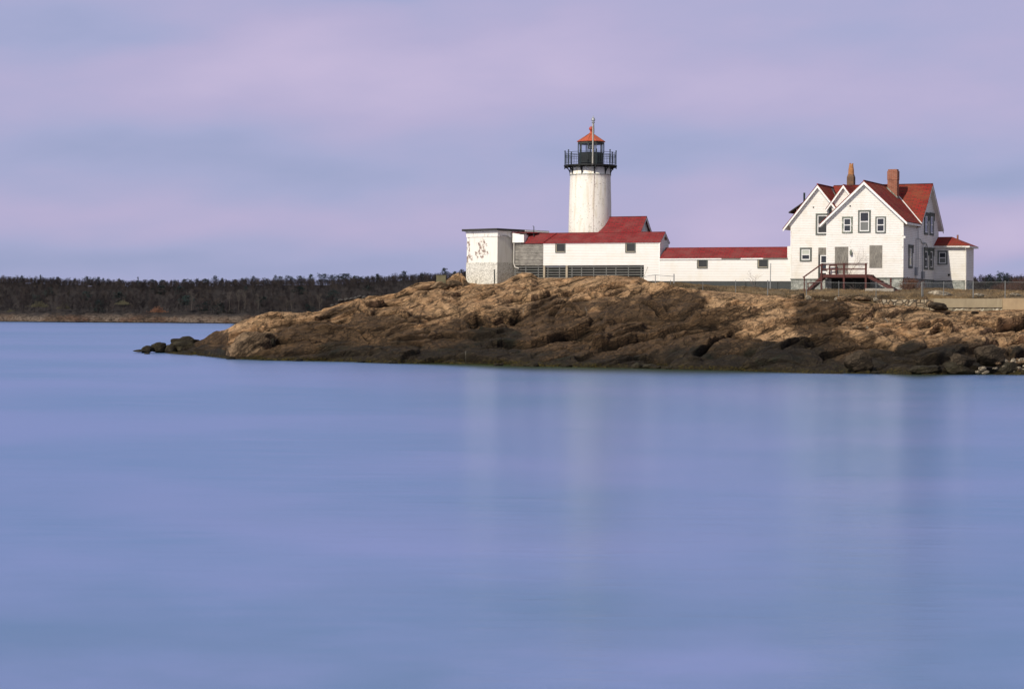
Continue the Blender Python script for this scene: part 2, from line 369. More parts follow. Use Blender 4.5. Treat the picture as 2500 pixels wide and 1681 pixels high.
def empty(name, label, cat, loc=(0, 0, 0), rz=0, group=None):
    o = bpy.data.objects.new(name, None); COL.objects.link(o); o.location = loc; o.rotation_euler = (0, 0, rz)
    o.empty_display_size = .3
    o['label'] = label; o['category'] = cat
    if group: o['group'] = group
    return o
def tag(o, label=None, cat=None, group=None, kind=None):
    for k, v in (('label', label), ('category', cat), ('group', group), ('kind', kind)):
        if v: o[k] = v
    return o
def lroot(name, label, cat, t, d, z, group=None):   # empty at local (t,d,z), turned with the buildings
    return empty(name, label, cat, lw(t, d, z), -TH, group)
# ---------------------------------------------------------------- headland profiles
# px column: shoreline py, (py at 15 %, 40 %, 70 % of the way), crest depth, crest py
PR = [
 (392, 861, 862, 862, 862, 3, 862), (430, 864, 861, 858, 855, 7, 852), (470, 867, 861, 853, 845, 14, 839), (500, 869, 861, 850, 838, 18, 829),
 (530, 872, 862, 848, 825, 22, 810), (560, 876, 862, 845, 815, 25, 799), (600, 877, 862, 840, 802, 27, 779), (640, 879, 862, 835, 795, 28, 767),
 (680, 880, 862, 832, 790, 28, 760), (740, 881, 862, 830, 787, 29, 760), (800, 882, 862, 828, 780, 31, 752), (858, 883, 862, 826, 772, 33, 742),
 (900, 885, 862, 824, 765, 35, 721), (970, 887, 862, 820, 758, 39, 718), (1023, 888, 862, 818, 745, 42, 696), (1078, 889, 862, 815, 742, 44, 688),
 (1125, 890, 863, 815, 740, 50, 668), (1145, 890, 863, 815, 742, 46, 690), (1214, 892, 864, 812, 742, 46, 692), (1226, 892, 864, 812, 741, 46, 690),
 (1274, 893, 865, 812, 738, 49, 663), (1296, 894, 865, 810, 736, 49, 664), (1312, 894, 865, 810, 738, 49, 675), (1387, 895, 865, 806, 736, 48, 678),
 (1482, 897, 865, 803, 735, 44, 671), (1560, 898, 866, 805, 738, 43, 676), (1592, 899, 868, 808, 742, 42, 692), (1624, 900, 868, 812, 746, 39, 701),
 (1667, 901, 868, 815, 752, 37, 706), (1710, 902, 868, 818, 755, 34, 709), (1774, 904, 869, 822, 760, 32, 713), (1860, 907, 870, 825, 766, 31, 719),
 (1903, 908, 870, 826, 768, 30, 724), (1935, 909, 870, 827, 770, 29, 729), (2000, 910, 872, 828, 775, 29, 734), (2070, 911, 873, 828, 778, 29, 737),
 (2139, 912, 873, 829, 782, 28, 743), (2200, 913, 874, 832, 786, 27, 747), (2285, 914, 875, 836, 792, 27, 754), (2360, 914, 877, 838, 795, 27, 757),
 (2500, 914, 878, 840, 797, 27, 759), (2800, 914, 878, 840, 797, 27, 760)]
PA = np.array(PR, float)
def ycol(px, py): return -CH*F/ab(px, py)[1]
SH = np.array([ycol(r[0], r[1]) for r in PR])
CRA = {1592: 220, 1624: 216.5, 1667: 212, 1710: 208.5, 1774: 205, 1860: 201, 1903: 199, 1935: 198, 2000: 196.5, 2070: 196, 2139: 195.5, 2200: 195.3, 2285: 195, 2360: 195, 2500: 195, 2800: 195}
PR = [r if r[0] not in CRA else r[:5]+(CRA[r[0]]-h_,)+r[6:] for r, h_ in zip(PR, SH)]
PA = np.array(PR, float)
def zat(px, py, Y): return CH+ab(px, py)[1]/F*Y
Kf = [.15, .4, .7]
KY = np.zeros((len(PR), 9)); KZ = np.zeros((len(PR), 9))
for i, r in enumerate(PR):
    y0 = SH[i]; yc = y0+r[5]; zc = zat(r[0], r[6], yc)
    KY[i, 0] = y0-7; KZ[i, 0] = -2; KY[i, 1] = y0; KZ[i, 1] = -.05
    for k in range(3):
        KY[i, 2+k] = y0+r[5]*Kf[k]; KZ[i, 2+k] = zat(r[0], r[2+k], KY[i, 2+k])
    KY[i, 5] = yc; KZ[i, 5] = zc
    if r[0] < 1140:
        KY[i, 6:] = [yc+5, yc+18, yc+30]; KZ[i, 6:] = [max(zc-1.0, -.3), max(min(zc-3, 2.), -1), -2.5]
    elif r[0] < 1600:
        KY[i, 6:] = [yc+4, yc+40, yc+70]; KZ[i, 6:] = [zc-.15, zc-1., -2]
    else:
        zz = 7.0
        KY[i, 6:] = [yc+12, yc+60, yc+90]; KZ[i, 6:] = [min(zz, zc+.6)-.3, 6.6, -2]
def prof(px):
    return np.stack([np.interp(px, PA[:, 0], KY[:, k]) for k in range(9)], -1), np.stack([np.interp(px, PA[:, 0], KZ[:, k]) for k in range(9)], -1)
def ground_z(x, y):
    px = 1250+x/y*F
    ky, kz = prof(np.array([px]))
    return float(np.interp(y, ky[0], kz[0]))
pxs = np.concatenate([np.arange(394, 2600, 2.05), np.arange(2600, 3500, 5.)])
KYc, KZc = prof(pxs)
rows = np.concatenate([np.linspace(0, 1, 14)[:-1], np.linspace(1, 2, 90)[:-1], np.linspace(2, 3, 150)[:-1], np.linspace(3, 4, 190)[:-1], np.linspace(4, 5, 210)[:-1], np.linspace(5, 6, 60)[:-1], np.linspace(6, 8, 30)])
ky = np.arange(9)
Yg = np.zeros((len(rows), len(pxs))); Zg = Yg.copy()
def smooth_interp(r, K):           # catmull-like softening of the profile
    i = np.minimum(np.floor(r).astype(int), 7); f = (r-i)[:, None]
    p0 = K[:, np.maximum(i-1, 0)].T; p1 = K[:, i].T; p2 = K[:, i+1].T; p3 = K[:, np.minimum(i+2, 8)].T
    lin_ = p1+(p2-p1)*f
    cr = .5*(2*p1+(p2-p0)*f+(2*p0-5*p1+4*p2-p3)*f*f+(-p0+3*p1-3*p2+p3)*f**3)
    return lin_, cr
Yg, _ = smooth_interp(rows, KYc)
zl, zc_ = smooth_interp(rows, KZc)
Zg = np.where(((rows > 1) & (rows < 4.2))[:, None], zc_*.6+zl*.4, zl)
PXg = np.repeat(pxs[None, :], len(rows), 0)
Xg = (PXg-1250)/F*Yg
base_py = 768-(Zg-CH)/Yg*F
R = np.repeat(rows[:, None], len(pxs), 1)
q = (Yg-KYc[:, 1][None, :])*.42+Zg*.35
p = Xg
wx = fbm(p*.11, q*.2, 2, 3)*3.2; wq = fbm(p*.13+7, q*.25+3, 2, 9)*1.6
al = .38+PXg*0
def aniso(L, Hh, seed, extra=1.):
    u = (p+wx*extra)*np.cos(al)+(q+wq*extra)*np.sin(al); v = -(p+wx*extra)*np.sin(al)+(q+wq*extra)*np.cos(al)
    return cells(u/L+seed, v/Hh+seed*2.3, seed)
ef = np.clip((5.0-R)/.6, .0, 1)*.85+.15                     # quieter where buildings stand
ef = np.where(R > 5, .15, ef)
ef = np.where(PXg < 1120, np.maximum(ef, .5), ef)
lowf = np.clip((R-.4)/.9, .45, 1)
disp = np.zeros_like(Zg)
for (L, Hh, amp, seed, dome) in ((11., 3.0, 1.35, 1, .3), (5.0, 1.35, .72, 2, .2), (2.3, .75, .20, 3, .2), (1.0, .38, .07, 4, .3)):
    f1, f2, h1, h2, h3, cx, cy = aniso(L, Hh, seed)
    e = np.clip((f2-f1)/.22, 0, 1); e = e*e*(3-2*e)
    d = h1*.9+h2*cx*1.7+h3*cy*2.2-.25*cy+dome*(e-.7)*.5
    crk = np.clip((f2-f1)/(.03 if L > 8 else .05), 0, 1)
    sel = (hsh(np.floor(h1*97), np.floor(h2*91), 5) > .35)
    d = d-np.where(sel, (1-crk)*(.35 if L > 4 else .7), 0)
    disp += amp*d*.85
disp += fbm(p*.9, q*1.8, 5, 21)*.16+fbm(p*.2, q*.35, 3, 31)*.7
# a few long overhanging ledge cracks that the rock really shows
def ledge(p0, p1, depth, wid):
    global disp
    (xa, ya), (xb, yb) = p0, p1
    tt = np.clip((PXg-xa)/(xb-xa), 0, 1); inx = (PXg > xa) & (PXg < xb)
    yl = ya+(yb-ya)*tt+8*np.sin(tt*5+xa)*.5+vnoise(PXg*.04, PXg*0+xa)*9
    dd = base_py-yl; fade = np.clip(np.minimum(tt, 1-tt)*6, 0, 1)
    disp += np.where(inx & (dd < 0) & (dd > -26), depth*.55*fade*np.exp(dd/11), 0)
    disp -= np.where(inx & (dd >= 0) & (dd < wid), depth*fade*np.clip(1-dd/wid, 0, 1)**.5, 0)
for a, b, dp, wd in (((1130, 788), (1270, 772), 1.3, 9), ((850, 757), (905, 768), 1.0, 7), ((925, 764), (1000, 782), 1.1, 7), ((1335, 700), (1480, 730), .7, 7),
                     ((1340, 760), (1420, 768), .8, 6), ((1575, 755), (1630, 774), 1.2, 7), ((1440, 822), (1480, 832), .7, 6), ((1690, 880), (1800, 800), .9, 9),
                     ((2080, 770), (2200, 735), .6, 6), ((1900, 860), (2010, 820), .8, 10), ((2270, 800), (2320, 812), 1.0, 10), ((640, 800), (720, 790), .5, 5)):
    ledge(a, b, dp, wd)
def blur(a, n=1):
    for _ in range(n):
        b = a.copy(); b[1:-1] = (a[:-2]+2*a[1:-1]+a[2:])/4; a = b
        b = a.copy(); b[:, 1:-1] = (a[:, :-2]+2*a[:, 1:-1]+a[:, 2:])/4; a = b
    return a
disp = blur(disp, 2)
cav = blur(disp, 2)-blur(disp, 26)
disp *= ef*lowf
nx = vnoise(p*.3, q*.4, 44)*.12
X2 = Xg+disp*nx; Y2 = Yg-disp*.42; Z2 = Zg+disp*.85
# colour zones: where the pale dry rock and the black wet rock begin
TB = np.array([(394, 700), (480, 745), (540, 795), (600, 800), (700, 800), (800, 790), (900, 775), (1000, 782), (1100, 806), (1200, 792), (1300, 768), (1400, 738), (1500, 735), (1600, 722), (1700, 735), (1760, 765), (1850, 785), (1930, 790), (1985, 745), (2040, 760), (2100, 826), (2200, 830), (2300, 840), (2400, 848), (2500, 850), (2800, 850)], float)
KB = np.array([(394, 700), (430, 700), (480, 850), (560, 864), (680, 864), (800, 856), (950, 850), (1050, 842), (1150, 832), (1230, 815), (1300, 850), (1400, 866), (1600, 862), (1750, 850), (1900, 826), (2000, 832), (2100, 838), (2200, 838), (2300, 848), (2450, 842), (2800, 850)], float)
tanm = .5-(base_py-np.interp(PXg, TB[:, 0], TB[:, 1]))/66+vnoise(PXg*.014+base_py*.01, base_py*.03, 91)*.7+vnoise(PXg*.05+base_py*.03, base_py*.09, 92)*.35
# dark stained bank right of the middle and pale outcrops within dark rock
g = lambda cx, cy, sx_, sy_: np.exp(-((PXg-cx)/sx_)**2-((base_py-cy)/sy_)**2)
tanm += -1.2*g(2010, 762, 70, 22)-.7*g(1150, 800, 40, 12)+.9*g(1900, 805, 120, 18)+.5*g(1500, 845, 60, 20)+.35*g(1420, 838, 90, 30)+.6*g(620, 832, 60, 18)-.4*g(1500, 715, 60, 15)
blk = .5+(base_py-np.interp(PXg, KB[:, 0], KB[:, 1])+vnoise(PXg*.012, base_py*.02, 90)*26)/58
blk += .7*g(1215, 820, 60, 25)+.5*g(1560, 775, 120, 10)
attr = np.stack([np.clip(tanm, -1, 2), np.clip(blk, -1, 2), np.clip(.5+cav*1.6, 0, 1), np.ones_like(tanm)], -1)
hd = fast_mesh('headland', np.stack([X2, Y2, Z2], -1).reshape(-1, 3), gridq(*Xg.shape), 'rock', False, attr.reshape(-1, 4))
tag(hd, kind='structure')
# ---------------------------------------------------------------- grass plateau
GP = np.array([(1560, 1.5, 7.95, 8.05), (1600, 3, 7.7, 8.0), (1650, 4, 7.5, 8.0), (1700, 3, 7.35, 7.9), (1774, 3, 6.95, 7.7), (1860, 2, 6.6, 7.45), (1935, 1.5, 6.25, 7.35), (2000, 1.0, 6.25, 7.3), (2139, 2.0, 6.35, 7.3), (2250, 2.2, 6.42, 7.35), (2500, 2.4, 6.42, 7.3), (2800, 2.4, 6.4, 7.3)])
gx = np.linspace(1560, 3490, 500); s_ = np.interp(gx, PA[:, 0], SH)+np.interp(gx, PA[:, 0], PA[:, 5])
gv = np.concatenate([np.linspace(0, .3, 50)[:-1], np.linspace(.3, 1, 40)])
far = np.interp(gx, [1560, 1700, 1935, 2017, 2205, 2400, 2800], [224, 222, 218, 210, 207, 209, 212])
def gsurf(px, Y):
    c = np.interp(px, PA[:, 0], SH)+np.interp(px, PA[:, 0], PA[:, 5])
    n_ = c+np.interp(px, GP[:, 0], GP[:, 1]); f_ = np.interp(px, [1560, 1700, 1935, 2017, 2205, 2400, 2800], [224, 222, 218, 210, 207, 209, 212])
    k = np.clip((Y-n_)/(f_-n_), 0, 1); k = 1-(1-k)**1.6
    z = np.interp(px, GP[:, 0], GP[:, 2])*(1-k)+np.interp(px, GP[:, 0], GP[:, 3])*k
    z = z-np.clip(n_-Y, 0, 5)*.7
    z = z-np.clip(Y-232, 0, 60)*.02
    return z+fbm(px*.02, Y*.35, 3, 50)*.22
Yn = s_+np.interp(gx, GP[:, 0], GP[:, 1])-.8
Ys = Yn[None, :]+(272-Yn)[None, :]*gv[:, None]**1.5
Pg = np.repeat(gx[None, :], len(gv), 0); Zs = gsurf(Pg, Ys)
t = NT('dry_winter_grass'); P_ = t.n('ShaderNodeNewGeometry').outputs['Position']
n = t.noise(P_, .35, 5); n2 = t.noise(P_, 4, 5, .7)
c = t.mix(t.step(n, .4, .65), (.20, .140, .075, 1), (.10, .072, .042, 1)); c = t.mix(t.math('MULTIPLY', t.step(n2, .45, .7), .6), c, (.045, .032, .018, 1))
t.bsdf(c, .95, 0, t.bump(n2, .9, .2), .1); M['grass'] = t.m
go = fast_mesh('grass_ground', np.stack([(Pg-1250)/F*Ys, Ys, Zs], -1).reshape(-1, 3), gridq(*Pg.shape), 'grass'); tag(go, kind='structure')
# blades
t = NT('straw_blades'); at = t.n('ShaderNodeAttribute', attribute_name='zone')
sp = t.n('ShaderNodeSeparateColor', i_Color=at.outputs[0])
c = t.mix(sp.outputs[0], (.060, .042, .025, 1), (.27, .185, .095, 1)); t.bsdf(c, .9, spec=.1); M['blade'] = t.m
NB = 75000
bp = 1575+1700*np.random.rand(NB)**1.35
cY = np.interp(bp, PA[:, 0], SH)+np.interp(bp, PA[:, 0], PA[:, 5])+np.interp(bp, GP[:, 0], GP[:, 1])
fY = np.interp(bp, [1560, 1700, 1935, 2017, 2205, 2400, 2800], [226, 222, 218.5, 208, 207, 216, 232])
bY = cY-.5+(fY-cY+.5)*np.random.rand(NB)**1.4
keep = vnoise(bp*.03, bY*.6, 60)+np.random.rand(NB)*.5 > .12
bp = bp[keep]; bY = bY[keep]; cY = cY[keep]; NB = len(bp)
bx = (bp-1250)/F*bY; bz = gsurf(bp, bY)
hgt = np.random.uniform(.05, .17, NB)*(1+.9*(bY-cY < 1.5)*(bp < 2280)); an = np.random.rand(NB)*6.28; wd = np.random.uniform(.02, .05, NB)
lean = np.random.normal(0, .12, (NB, 2))
v0 = np.stack([bx-np.cos(an)*wd, bY-np.sin(an)*wd, bz-.05], -1); v1 = np.stack([bx+np.cos(an)*wd, bY+np.sin(an)*wd, bz-.05], -1)
v2 = np.stack([bx+lean[:, 0], bY+lean[:, 1], bz+hgt], -1)
cc = np.clip(np.random.rand(NB)*.7+vnoise(bp*.015, bY*.4, 70)*1.0+.28-.45*(bY-cY < 1.8)*(bp < 2260), 0, 1)
va = np.stack([v0, v1, v2], 1).reshape(-1, 3); ca = np.repeat(np.stack([cc, cc, cc, np.ones(NB)], -1), 3, 0)
gb = fast_mesh('dry_grass', va, np.arange(NB*3).reshape(-1, 3), 'blade', False, ca)
tag(gb, 'dry straw-coloured grass growing on the plateau in front of the houses', 'grass', kind='stuff')
# ---------------------------------------------------------------- water
t = NT('long_exposure_water'); P_ = t.n('ShaderNodeNewGeometry').outputs['Position']
mp = lambda s: t.n('ShaderNodeMapping', i_Vector=P_, i_Scale=s).outputs[0]
A = t.n('ShaderNodeAttribute', attribute_name='zone'); sp = t.n('ShaderNodeSeparateColor', i_Color=A.outputs[0])
# sky-reflection bands painted into the base colour, longer with distance: use log-distance so near and far water both show them
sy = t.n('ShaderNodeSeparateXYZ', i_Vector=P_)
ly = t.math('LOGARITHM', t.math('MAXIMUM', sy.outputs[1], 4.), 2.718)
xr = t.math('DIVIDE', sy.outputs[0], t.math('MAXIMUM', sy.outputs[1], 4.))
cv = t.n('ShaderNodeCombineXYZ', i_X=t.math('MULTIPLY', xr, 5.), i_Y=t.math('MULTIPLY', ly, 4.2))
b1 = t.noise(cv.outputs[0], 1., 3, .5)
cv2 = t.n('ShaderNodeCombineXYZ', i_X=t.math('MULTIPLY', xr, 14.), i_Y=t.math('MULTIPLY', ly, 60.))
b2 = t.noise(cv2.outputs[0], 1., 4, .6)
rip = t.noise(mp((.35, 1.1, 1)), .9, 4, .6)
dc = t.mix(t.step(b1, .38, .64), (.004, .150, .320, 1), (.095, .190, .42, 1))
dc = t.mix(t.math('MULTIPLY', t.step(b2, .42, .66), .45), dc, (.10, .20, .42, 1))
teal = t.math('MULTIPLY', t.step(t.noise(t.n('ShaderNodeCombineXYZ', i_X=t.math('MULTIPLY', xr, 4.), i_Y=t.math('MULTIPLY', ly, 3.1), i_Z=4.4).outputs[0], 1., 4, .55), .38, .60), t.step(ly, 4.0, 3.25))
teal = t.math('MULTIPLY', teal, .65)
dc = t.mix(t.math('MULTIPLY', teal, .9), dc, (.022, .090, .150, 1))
dc = t.mix(sp.outputs[0], dc, (.030, .038, .008, 1))  # olive strip by the shore: blurred rock reflection painted into the water colour
nb = t.bump(t.math('ADD', rip, t.math('MULTIPLY', b2, 1.2)), .18, .06)
df = t.n('ShaderNodeBsdfDiffuse', i_Color=dc); t.l(nb, df.inputs['Normal'])
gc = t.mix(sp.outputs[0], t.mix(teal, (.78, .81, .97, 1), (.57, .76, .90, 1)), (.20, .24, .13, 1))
gl = t.n('ShaderNodeBsdfGlossy', i_Color=gc, i_Roughness=.23); t.l(nb, gl.inputs['Normal'])
mx = t.n('ShaderNodeMixShader', i_0=.60); t.l(df.outputs[0], mx.inputs[1]); t.l(gl.outputs[0], mx.inputs[2]); t.l(mx.outputs[0], t.out.inputs[0]); M['water'] = t.m
wp_ = np.concatenate([[-60000, -12000, -4000, -800], np.arange(-100, 2801, 20), [3400, 7000, 15000, 60000]]).astype(float)
wy_ = np.concatenate([np.linspace(60, 158, 20)[:-1], np.arange(158, 225, .8), [230, 240, 255, 275, 300, 350, 450, 700, 1500, 5000, 20000]])
Wy = np.repeat(wy_[:, None], len(wp_), 1); pw = np.repeat(wp_[None, :], len(wy_), 0); Wx = (pw-1250)/F*Wy
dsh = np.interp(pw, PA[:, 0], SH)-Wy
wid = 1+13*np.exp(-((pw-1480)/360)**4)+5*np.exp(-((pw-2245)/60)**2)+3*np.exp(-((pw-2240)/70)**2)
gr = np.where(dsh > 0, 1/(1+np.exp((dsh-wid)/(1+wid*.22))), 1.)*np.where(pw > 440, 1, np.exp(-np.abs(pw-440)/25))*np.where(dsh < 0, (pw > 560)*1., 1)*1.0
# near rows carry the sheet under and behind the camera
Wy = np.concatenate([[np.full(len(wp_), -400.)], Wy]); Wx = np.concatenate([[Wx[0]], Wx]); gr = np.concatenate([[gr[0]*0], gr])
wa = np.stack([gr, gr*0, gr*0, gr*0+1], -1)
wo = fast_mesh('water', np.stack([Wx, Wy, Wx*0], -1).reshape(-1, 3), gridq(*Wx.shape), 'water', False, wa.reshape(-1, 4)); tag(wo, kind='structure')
# ---------------------------------------------------------------- boulders
def boulder_mesh(name, sx_, sy_, sz_, seed, sub=4, flat=.25):
    import bmesh
    bm = bmesh.new(); bmesh.ops.create_icosphere(bm, subdivisions=sub, radius=1)
    v = np.array([q_.co[:] for q_ in bm.verts]); rs = np.random.RandomState(seed)
    for i in range(9):               # chop with random planes -> angular facets
        n_ = rs.normal(size=3); n_ /= np.linalg.norm(n_); h = rs.uniform(.62, .9)
        d = v@n_; over = np.clip(d-h, 0, 9); v -= np.outer(over*.9, n_)
    r_ = 1+.24*fbm(v[:, 0]*2.1+seed, v[:, 1]*2.1+v[:, 2]*2.7, 4, seed)
    v = v*r_[:, None]*np.array([sx_, sy_, sz_])
    for a_, b_ in zip(bm.verts, v): a_.co = b_
    me = bpy.data.meshes.new(name); bm.to_mesh(me); bm.free()
    me.polygons.foreach_set('use_smooth', [True]*len(me.polygons)); return me
def boulder(name, px, pyc, Y, wpx, hpx, mat, label, group=None, seed=1, dep=1., rz=None, sub=3, cat='boulder', rx=0):
    s = Y/F; me = boulder_mesh(name, wpx*s/2, wpx*s/2*dep, hpx*s/2, seed, sub)
    o = finish(name, me, mat); o.location = W(px, pyc, Y); o.rotation_euler = (0, rx, (seed*1.3) % .8-.4 if rz is None else rz)
    tag(o, label, cat, group); return o
def surfY(px, py, fwd=0.):
    j = int(np.argmin(np.abs(pxs-px))); return float(np.interp(-py, -base_py[40:560, j], Yg[40:560, j]))-fwd
yt = ycol(400, 862)
boulder('boulder', 358, 853, yt+2, 36, 20, 'stone_dark', 'small black boulder at the far left tip of the wet rocks', None, 3, 1.4)
boulder('boulder', 349, 856, yt+1, 44, 7, 'stone_dark', 'low black slab lying flat in the water at the left tip', 'black rocks off the left tip of the headland', 4, 1.4)
boulder('boulder', 391, 850, yt+3, 46, 34, 'stone_dark', 'round-topped black boulder second from the left tip', None, 5, 1.3)
boulder('boulder', 416, 853, yt+2, 32, 26, 'stone_dark', 'narrow black boulder wedged between two rounder ones at the left tip', None, 6, 1.3)
boulder('boulder', 455, 846, yt+4, 92, 48, 'stone_dark', 'large domed dark boulder between the tip rocks and the headland', None, 7, 1.1, sub=4)
boulder('boulder', 360, 863, yt-5, 16, 8, 'stone_dark', 'tiny dark rock standing alone in the water by the left tip', None, 8, 1.2)
bb_ = boulder('boulder', 606, 852, ycol(600, 877)+3.0, 132, 74, 'stone_mid', 'big tan wedge boulder with a shaded right end above the water', None, 33, .7, .25, 5); bb_.rotation_euler[1] = -.30
boulder('boulder', 661, 850, ycol(600, 877)+3.2, 30, 58, 'stone_dark', 'black rock added as the shade at the right end of the big tan wedge boulder', None, 51, .8, 0, 4)  # separate black rock added to give the wedge boulder a shaded side
boulder('boulder', 2420, 868, surfY(2420, 888, .8), 84, 56, 'stone_brown', 'smooth dark dome boulder above the pale stones at right', None, 12, .9, 0, 4)
boulder('boulder', 2348, 882, surfY(2348, 896, .5), 66, 40, 'stone_brown', 'grey brown boulder left of the smooth dome', None, 13, .9, 0, 4)
boulder('boulder', 2100, 885, surfY(2100, 902, .5), 74, 54, 'stone_brown', 'rounded brown boulder standing in the dark bank at the waterline', None, 14, .8, 0, 4)
boulder('boulder', 2340, 902, surfY(2340, 908, .8), 82, 34, 'stone_dark', 'pointed black boulder left of the pale beach stones', None, 15, .8, .2, 4, rx=.2)
boulder('boulder', 2462, 903, surfY(2462, 910, 1.2), 54, 38, 'stone_dark', 'black pointed boulder right of the pale beach stones', None, 16, .8, .2, 4, rx=-.5)
boulder('boulder', 2260, 903, surfY(2260, 908, .6), 90, 26, 'stone_dark', 'long low black boulder at the waterline', None, 17, .7, 0, 4)
rs = random.Random(5)
for i in range(46):
    px = rs.uniform(2385, 2530); f = rs.random(); py = 909-f*32
    if px < 2430 and f > .3: continue
    w_ = rs.uniform(11, 25)
    boulder('beach_stone', px, py, surfY(px, py+4, 1.4), w_, w_*rs.uniform(.5, .75), 'stone_pale' if rs.random() < .75 else 'stone', 'pale rounded stone on the little beach at far right', 'pale stones on the beach at far right', 40+i, .9, sub=2, cat='stone')
for i in range(16):
    px = rs.uniform(560, 2330); w_ = rs.uniform(16, 44); pe = float(np.interp(px, PA[:, 0], PA[:, 1]))
    boulder('shore_rock', px, pe-2, ycol(px, pe)-.4, w_, w_*rs.uniform(.3, .5), 'stone_dark', 'dark weedy rock half sunk at the foot of the headland', 'half-sunk dark rocks along the waterline', 140+i, .9, sub=3, cat='rock')
# blocks along the grass edge
for i, (px, py, w_, h_, m, lb) in enumerate([
    (1945, 727, 34, 18, 'stone', 'tan slab leaning at the grass edge below the red stairs'), (1956, 724, 16, 20, 'stone_brown', 'dark split rock beside the leaning tan slab'),
    (1972, 728, 15, 17, 'stone_pale', 'upright pale stone by the dark split rock'), (1979, 729, 6, 16, 'stone_pale', 'thin white upright stone at the grass edge'), (1984, 732, 9, 11, 'stone', 'small tan pointed stone right of the white upright stone'),
    (2061, 730, 38, 18, 'stone', 'low tan block below the middle of the red porch'), (2106, 729, 44, 14, 'stone', 'flat tan block below the right end of the red porch'),
    (2041, 731, 11, 12, 'stone_pale', 'square pale stone left of the low tan block'), (2137, 732, 14, 12, 'stone_pale', 'yellowish stone at the left end of the stone wall'),
    (2259, 728, 11, 13, 'stone', 'tan stone on top of the wall beside the thick fence post'), (2258, 737, 11, 13, 'stone_pale', 'tall pale stone below the one on the wall top'),
    (2010, 733, 9, 5, 'stone_pale', 'small pale cobble under the overhanging grass'), (2019, 734, 11, 5, 'stone_pale', 'second small pale cobble under the overhanging grass'),
    (2292, 747, 54, 20, 'stone_brown', 'dark boulder in front of the wall where concrete begins'), (2380, 763, 22, 8, 'stone_brown', 'flat brown block on the rock below the concrete wall'),
    (2097, 800, 36, 14, 'stone', 'tan slab lying in the hollow of the right rocks'), (2117, 800, 8, 9, 'stone_pale', 'small white stone beside the tan slab'),
    (2302, 720, 72, 20, 'ledge', 'broad pale ledge rising from the grass behind the fence'), (2392, 721, 26, 10, 'ledge', 'small rough ledge in the grass right of the annex'), (2480, 720, 30, 10, 'ledge', 'pale ledge in the grass at the far right')]):
    Y = 196 if py > 715 else 197
    if m == 'ledge': Y = 199.5; m = 'stone_pale'
    if py > 758: Y = surfY(px, py+3, .6)
    if py > 780: Y = surfY(px, py+5, .6)
    if lb.startswith('dark boulder in front'): Y = 193.8
    boulder('stone', px, py, Y, w_, h_, m, lb, None, 80+i, .8, 0, 3, cat='rock', rx=.1)
for i, (px, py, w_, h_) in enumerate([(833, 733, 16, 9), (846, 731, 15, 9), (858, 730, 18, 10), (868, 728, 12, 8), (812, 745, 12, 6), (822, 742, 9, 5), (878, 724, 16, 8), (888, 726, 14, 10)]):
    boulder('riprap_stone', px, py, 226, w_, h_, 'riprap', 'grey broken stone behind the left ridge of the headland', 'grey riprap behind the left ridge', 120+i, .9, sub=2, cat='stone')
boulder('boulder', 1076, 699, 225.5, 52, 24, 'stone', 'rounded tan rock at the foot of the small concrete block', None, 61, .8, 0, 4)
boulder('boulder', 1108, 694, 225.8, 40, 24, 'stone_mid', 'tan rock between the concrete block and the square building', None, 62, .8, 0, 4)
mb = MB(); s = 228/F; w0 = 23*s/2; mb.box(-w0, w0, -w0, w0, -1.2, .42); mb.box(-w0*1.06, w0*1.06, -w0*1.06, w0*1.06, .42, .52)
o = mb.build('concrete_block', plain('old_concrete', (.13, .115, .065), .9, .4, 1.5)); o.location = W(1077, 683, 228); tag(o, 'square concrete block standing on the ridge left of the old building', 'block')
# ---------------------------------------------------------------- building parts
ZB = 8.55
def window(parent, org, plane, pos, a0, a1, z0, z1, casing='casing', glass='glass', sash=True, cw=.14, hood=False, mid=True):
    """plane 'f': facade at d=pos, spans t; plane 's': gable end at t=pos, spans d. org: parent's local origin"""
    ox, oy, oz = org
    def bx(m, u0, u1, w0_, w1_, p0, p1):
        if plane == 'f': m.box(u0, u1, pos-p1, pos-p0, w0_, w1_)
        else: m.box(pos+p0, pos+p1, u0, u1, w0_, w1_)
    m = MB()
    bx(m, a0, a0+cw, z0, z1, .003, .07); bx(m, a1-cw, a1, z0, z1, .003, .07); bx(m, a0+cw, a1-cw, z1-cw, z1, .003, .07); bx(m, a0+cw, a1-cw, z0, z0+cw*.8, .003, .09)
    if hood:
        bx(m, a0-.10, a1+.10, z1-.02, z1+.10, .004, .16); bx(m, a0-.08, a0+.02, z1-.75, z1-.02, .072, .13); bx(m, a1-.02, a1+.08, z1-.75, z1-.02, .072, .13)
    w = m.build('window', casing, parent, org=org)
    b0 = a0+cw; b1 = a1-cw; y0 = z0+cw*.8; y1 = z1-cw
    if sash:
        m = MB(); s = .085
        bx(m, b0, b0+s, y0, y1, .003, .05); bx(m, b1-s, b1, y0, y1, .003, .05); bx(m, b0+s, b1-s, y1-s, y1, .003, .05); bx(m, b0+s, b1-s, y0, y0+s*1.2, .003, .055)
        if mid: bx(m, b0+s, b1-s, (y0+y1)/2-.045, (y0+y1)/2+.045, .003, .045)
        m.build('sash', 'sash', w, org=org); b0 += s; b1 -= s; y0 += s*1.2; y1 -= s
    m = MB(); gl = glass if isinstance(glass, tuple) else (glass,)
    if len(gl) == 1: bx(m, b0, b1, y0, y1, .003, .02); m.build('pane', gl[0], w, org=org)
    else:
        mm = (y0+y1)/2; bx(m, b0, b1, mm+.045, y1, .003, .02); m.build('pane', gl[0], w, org=org)
        m = MB(); bx(m, b0, b1, y0, mm-.045, .003, .02); m.build('pane', gl[1], w, org=org)
    return w
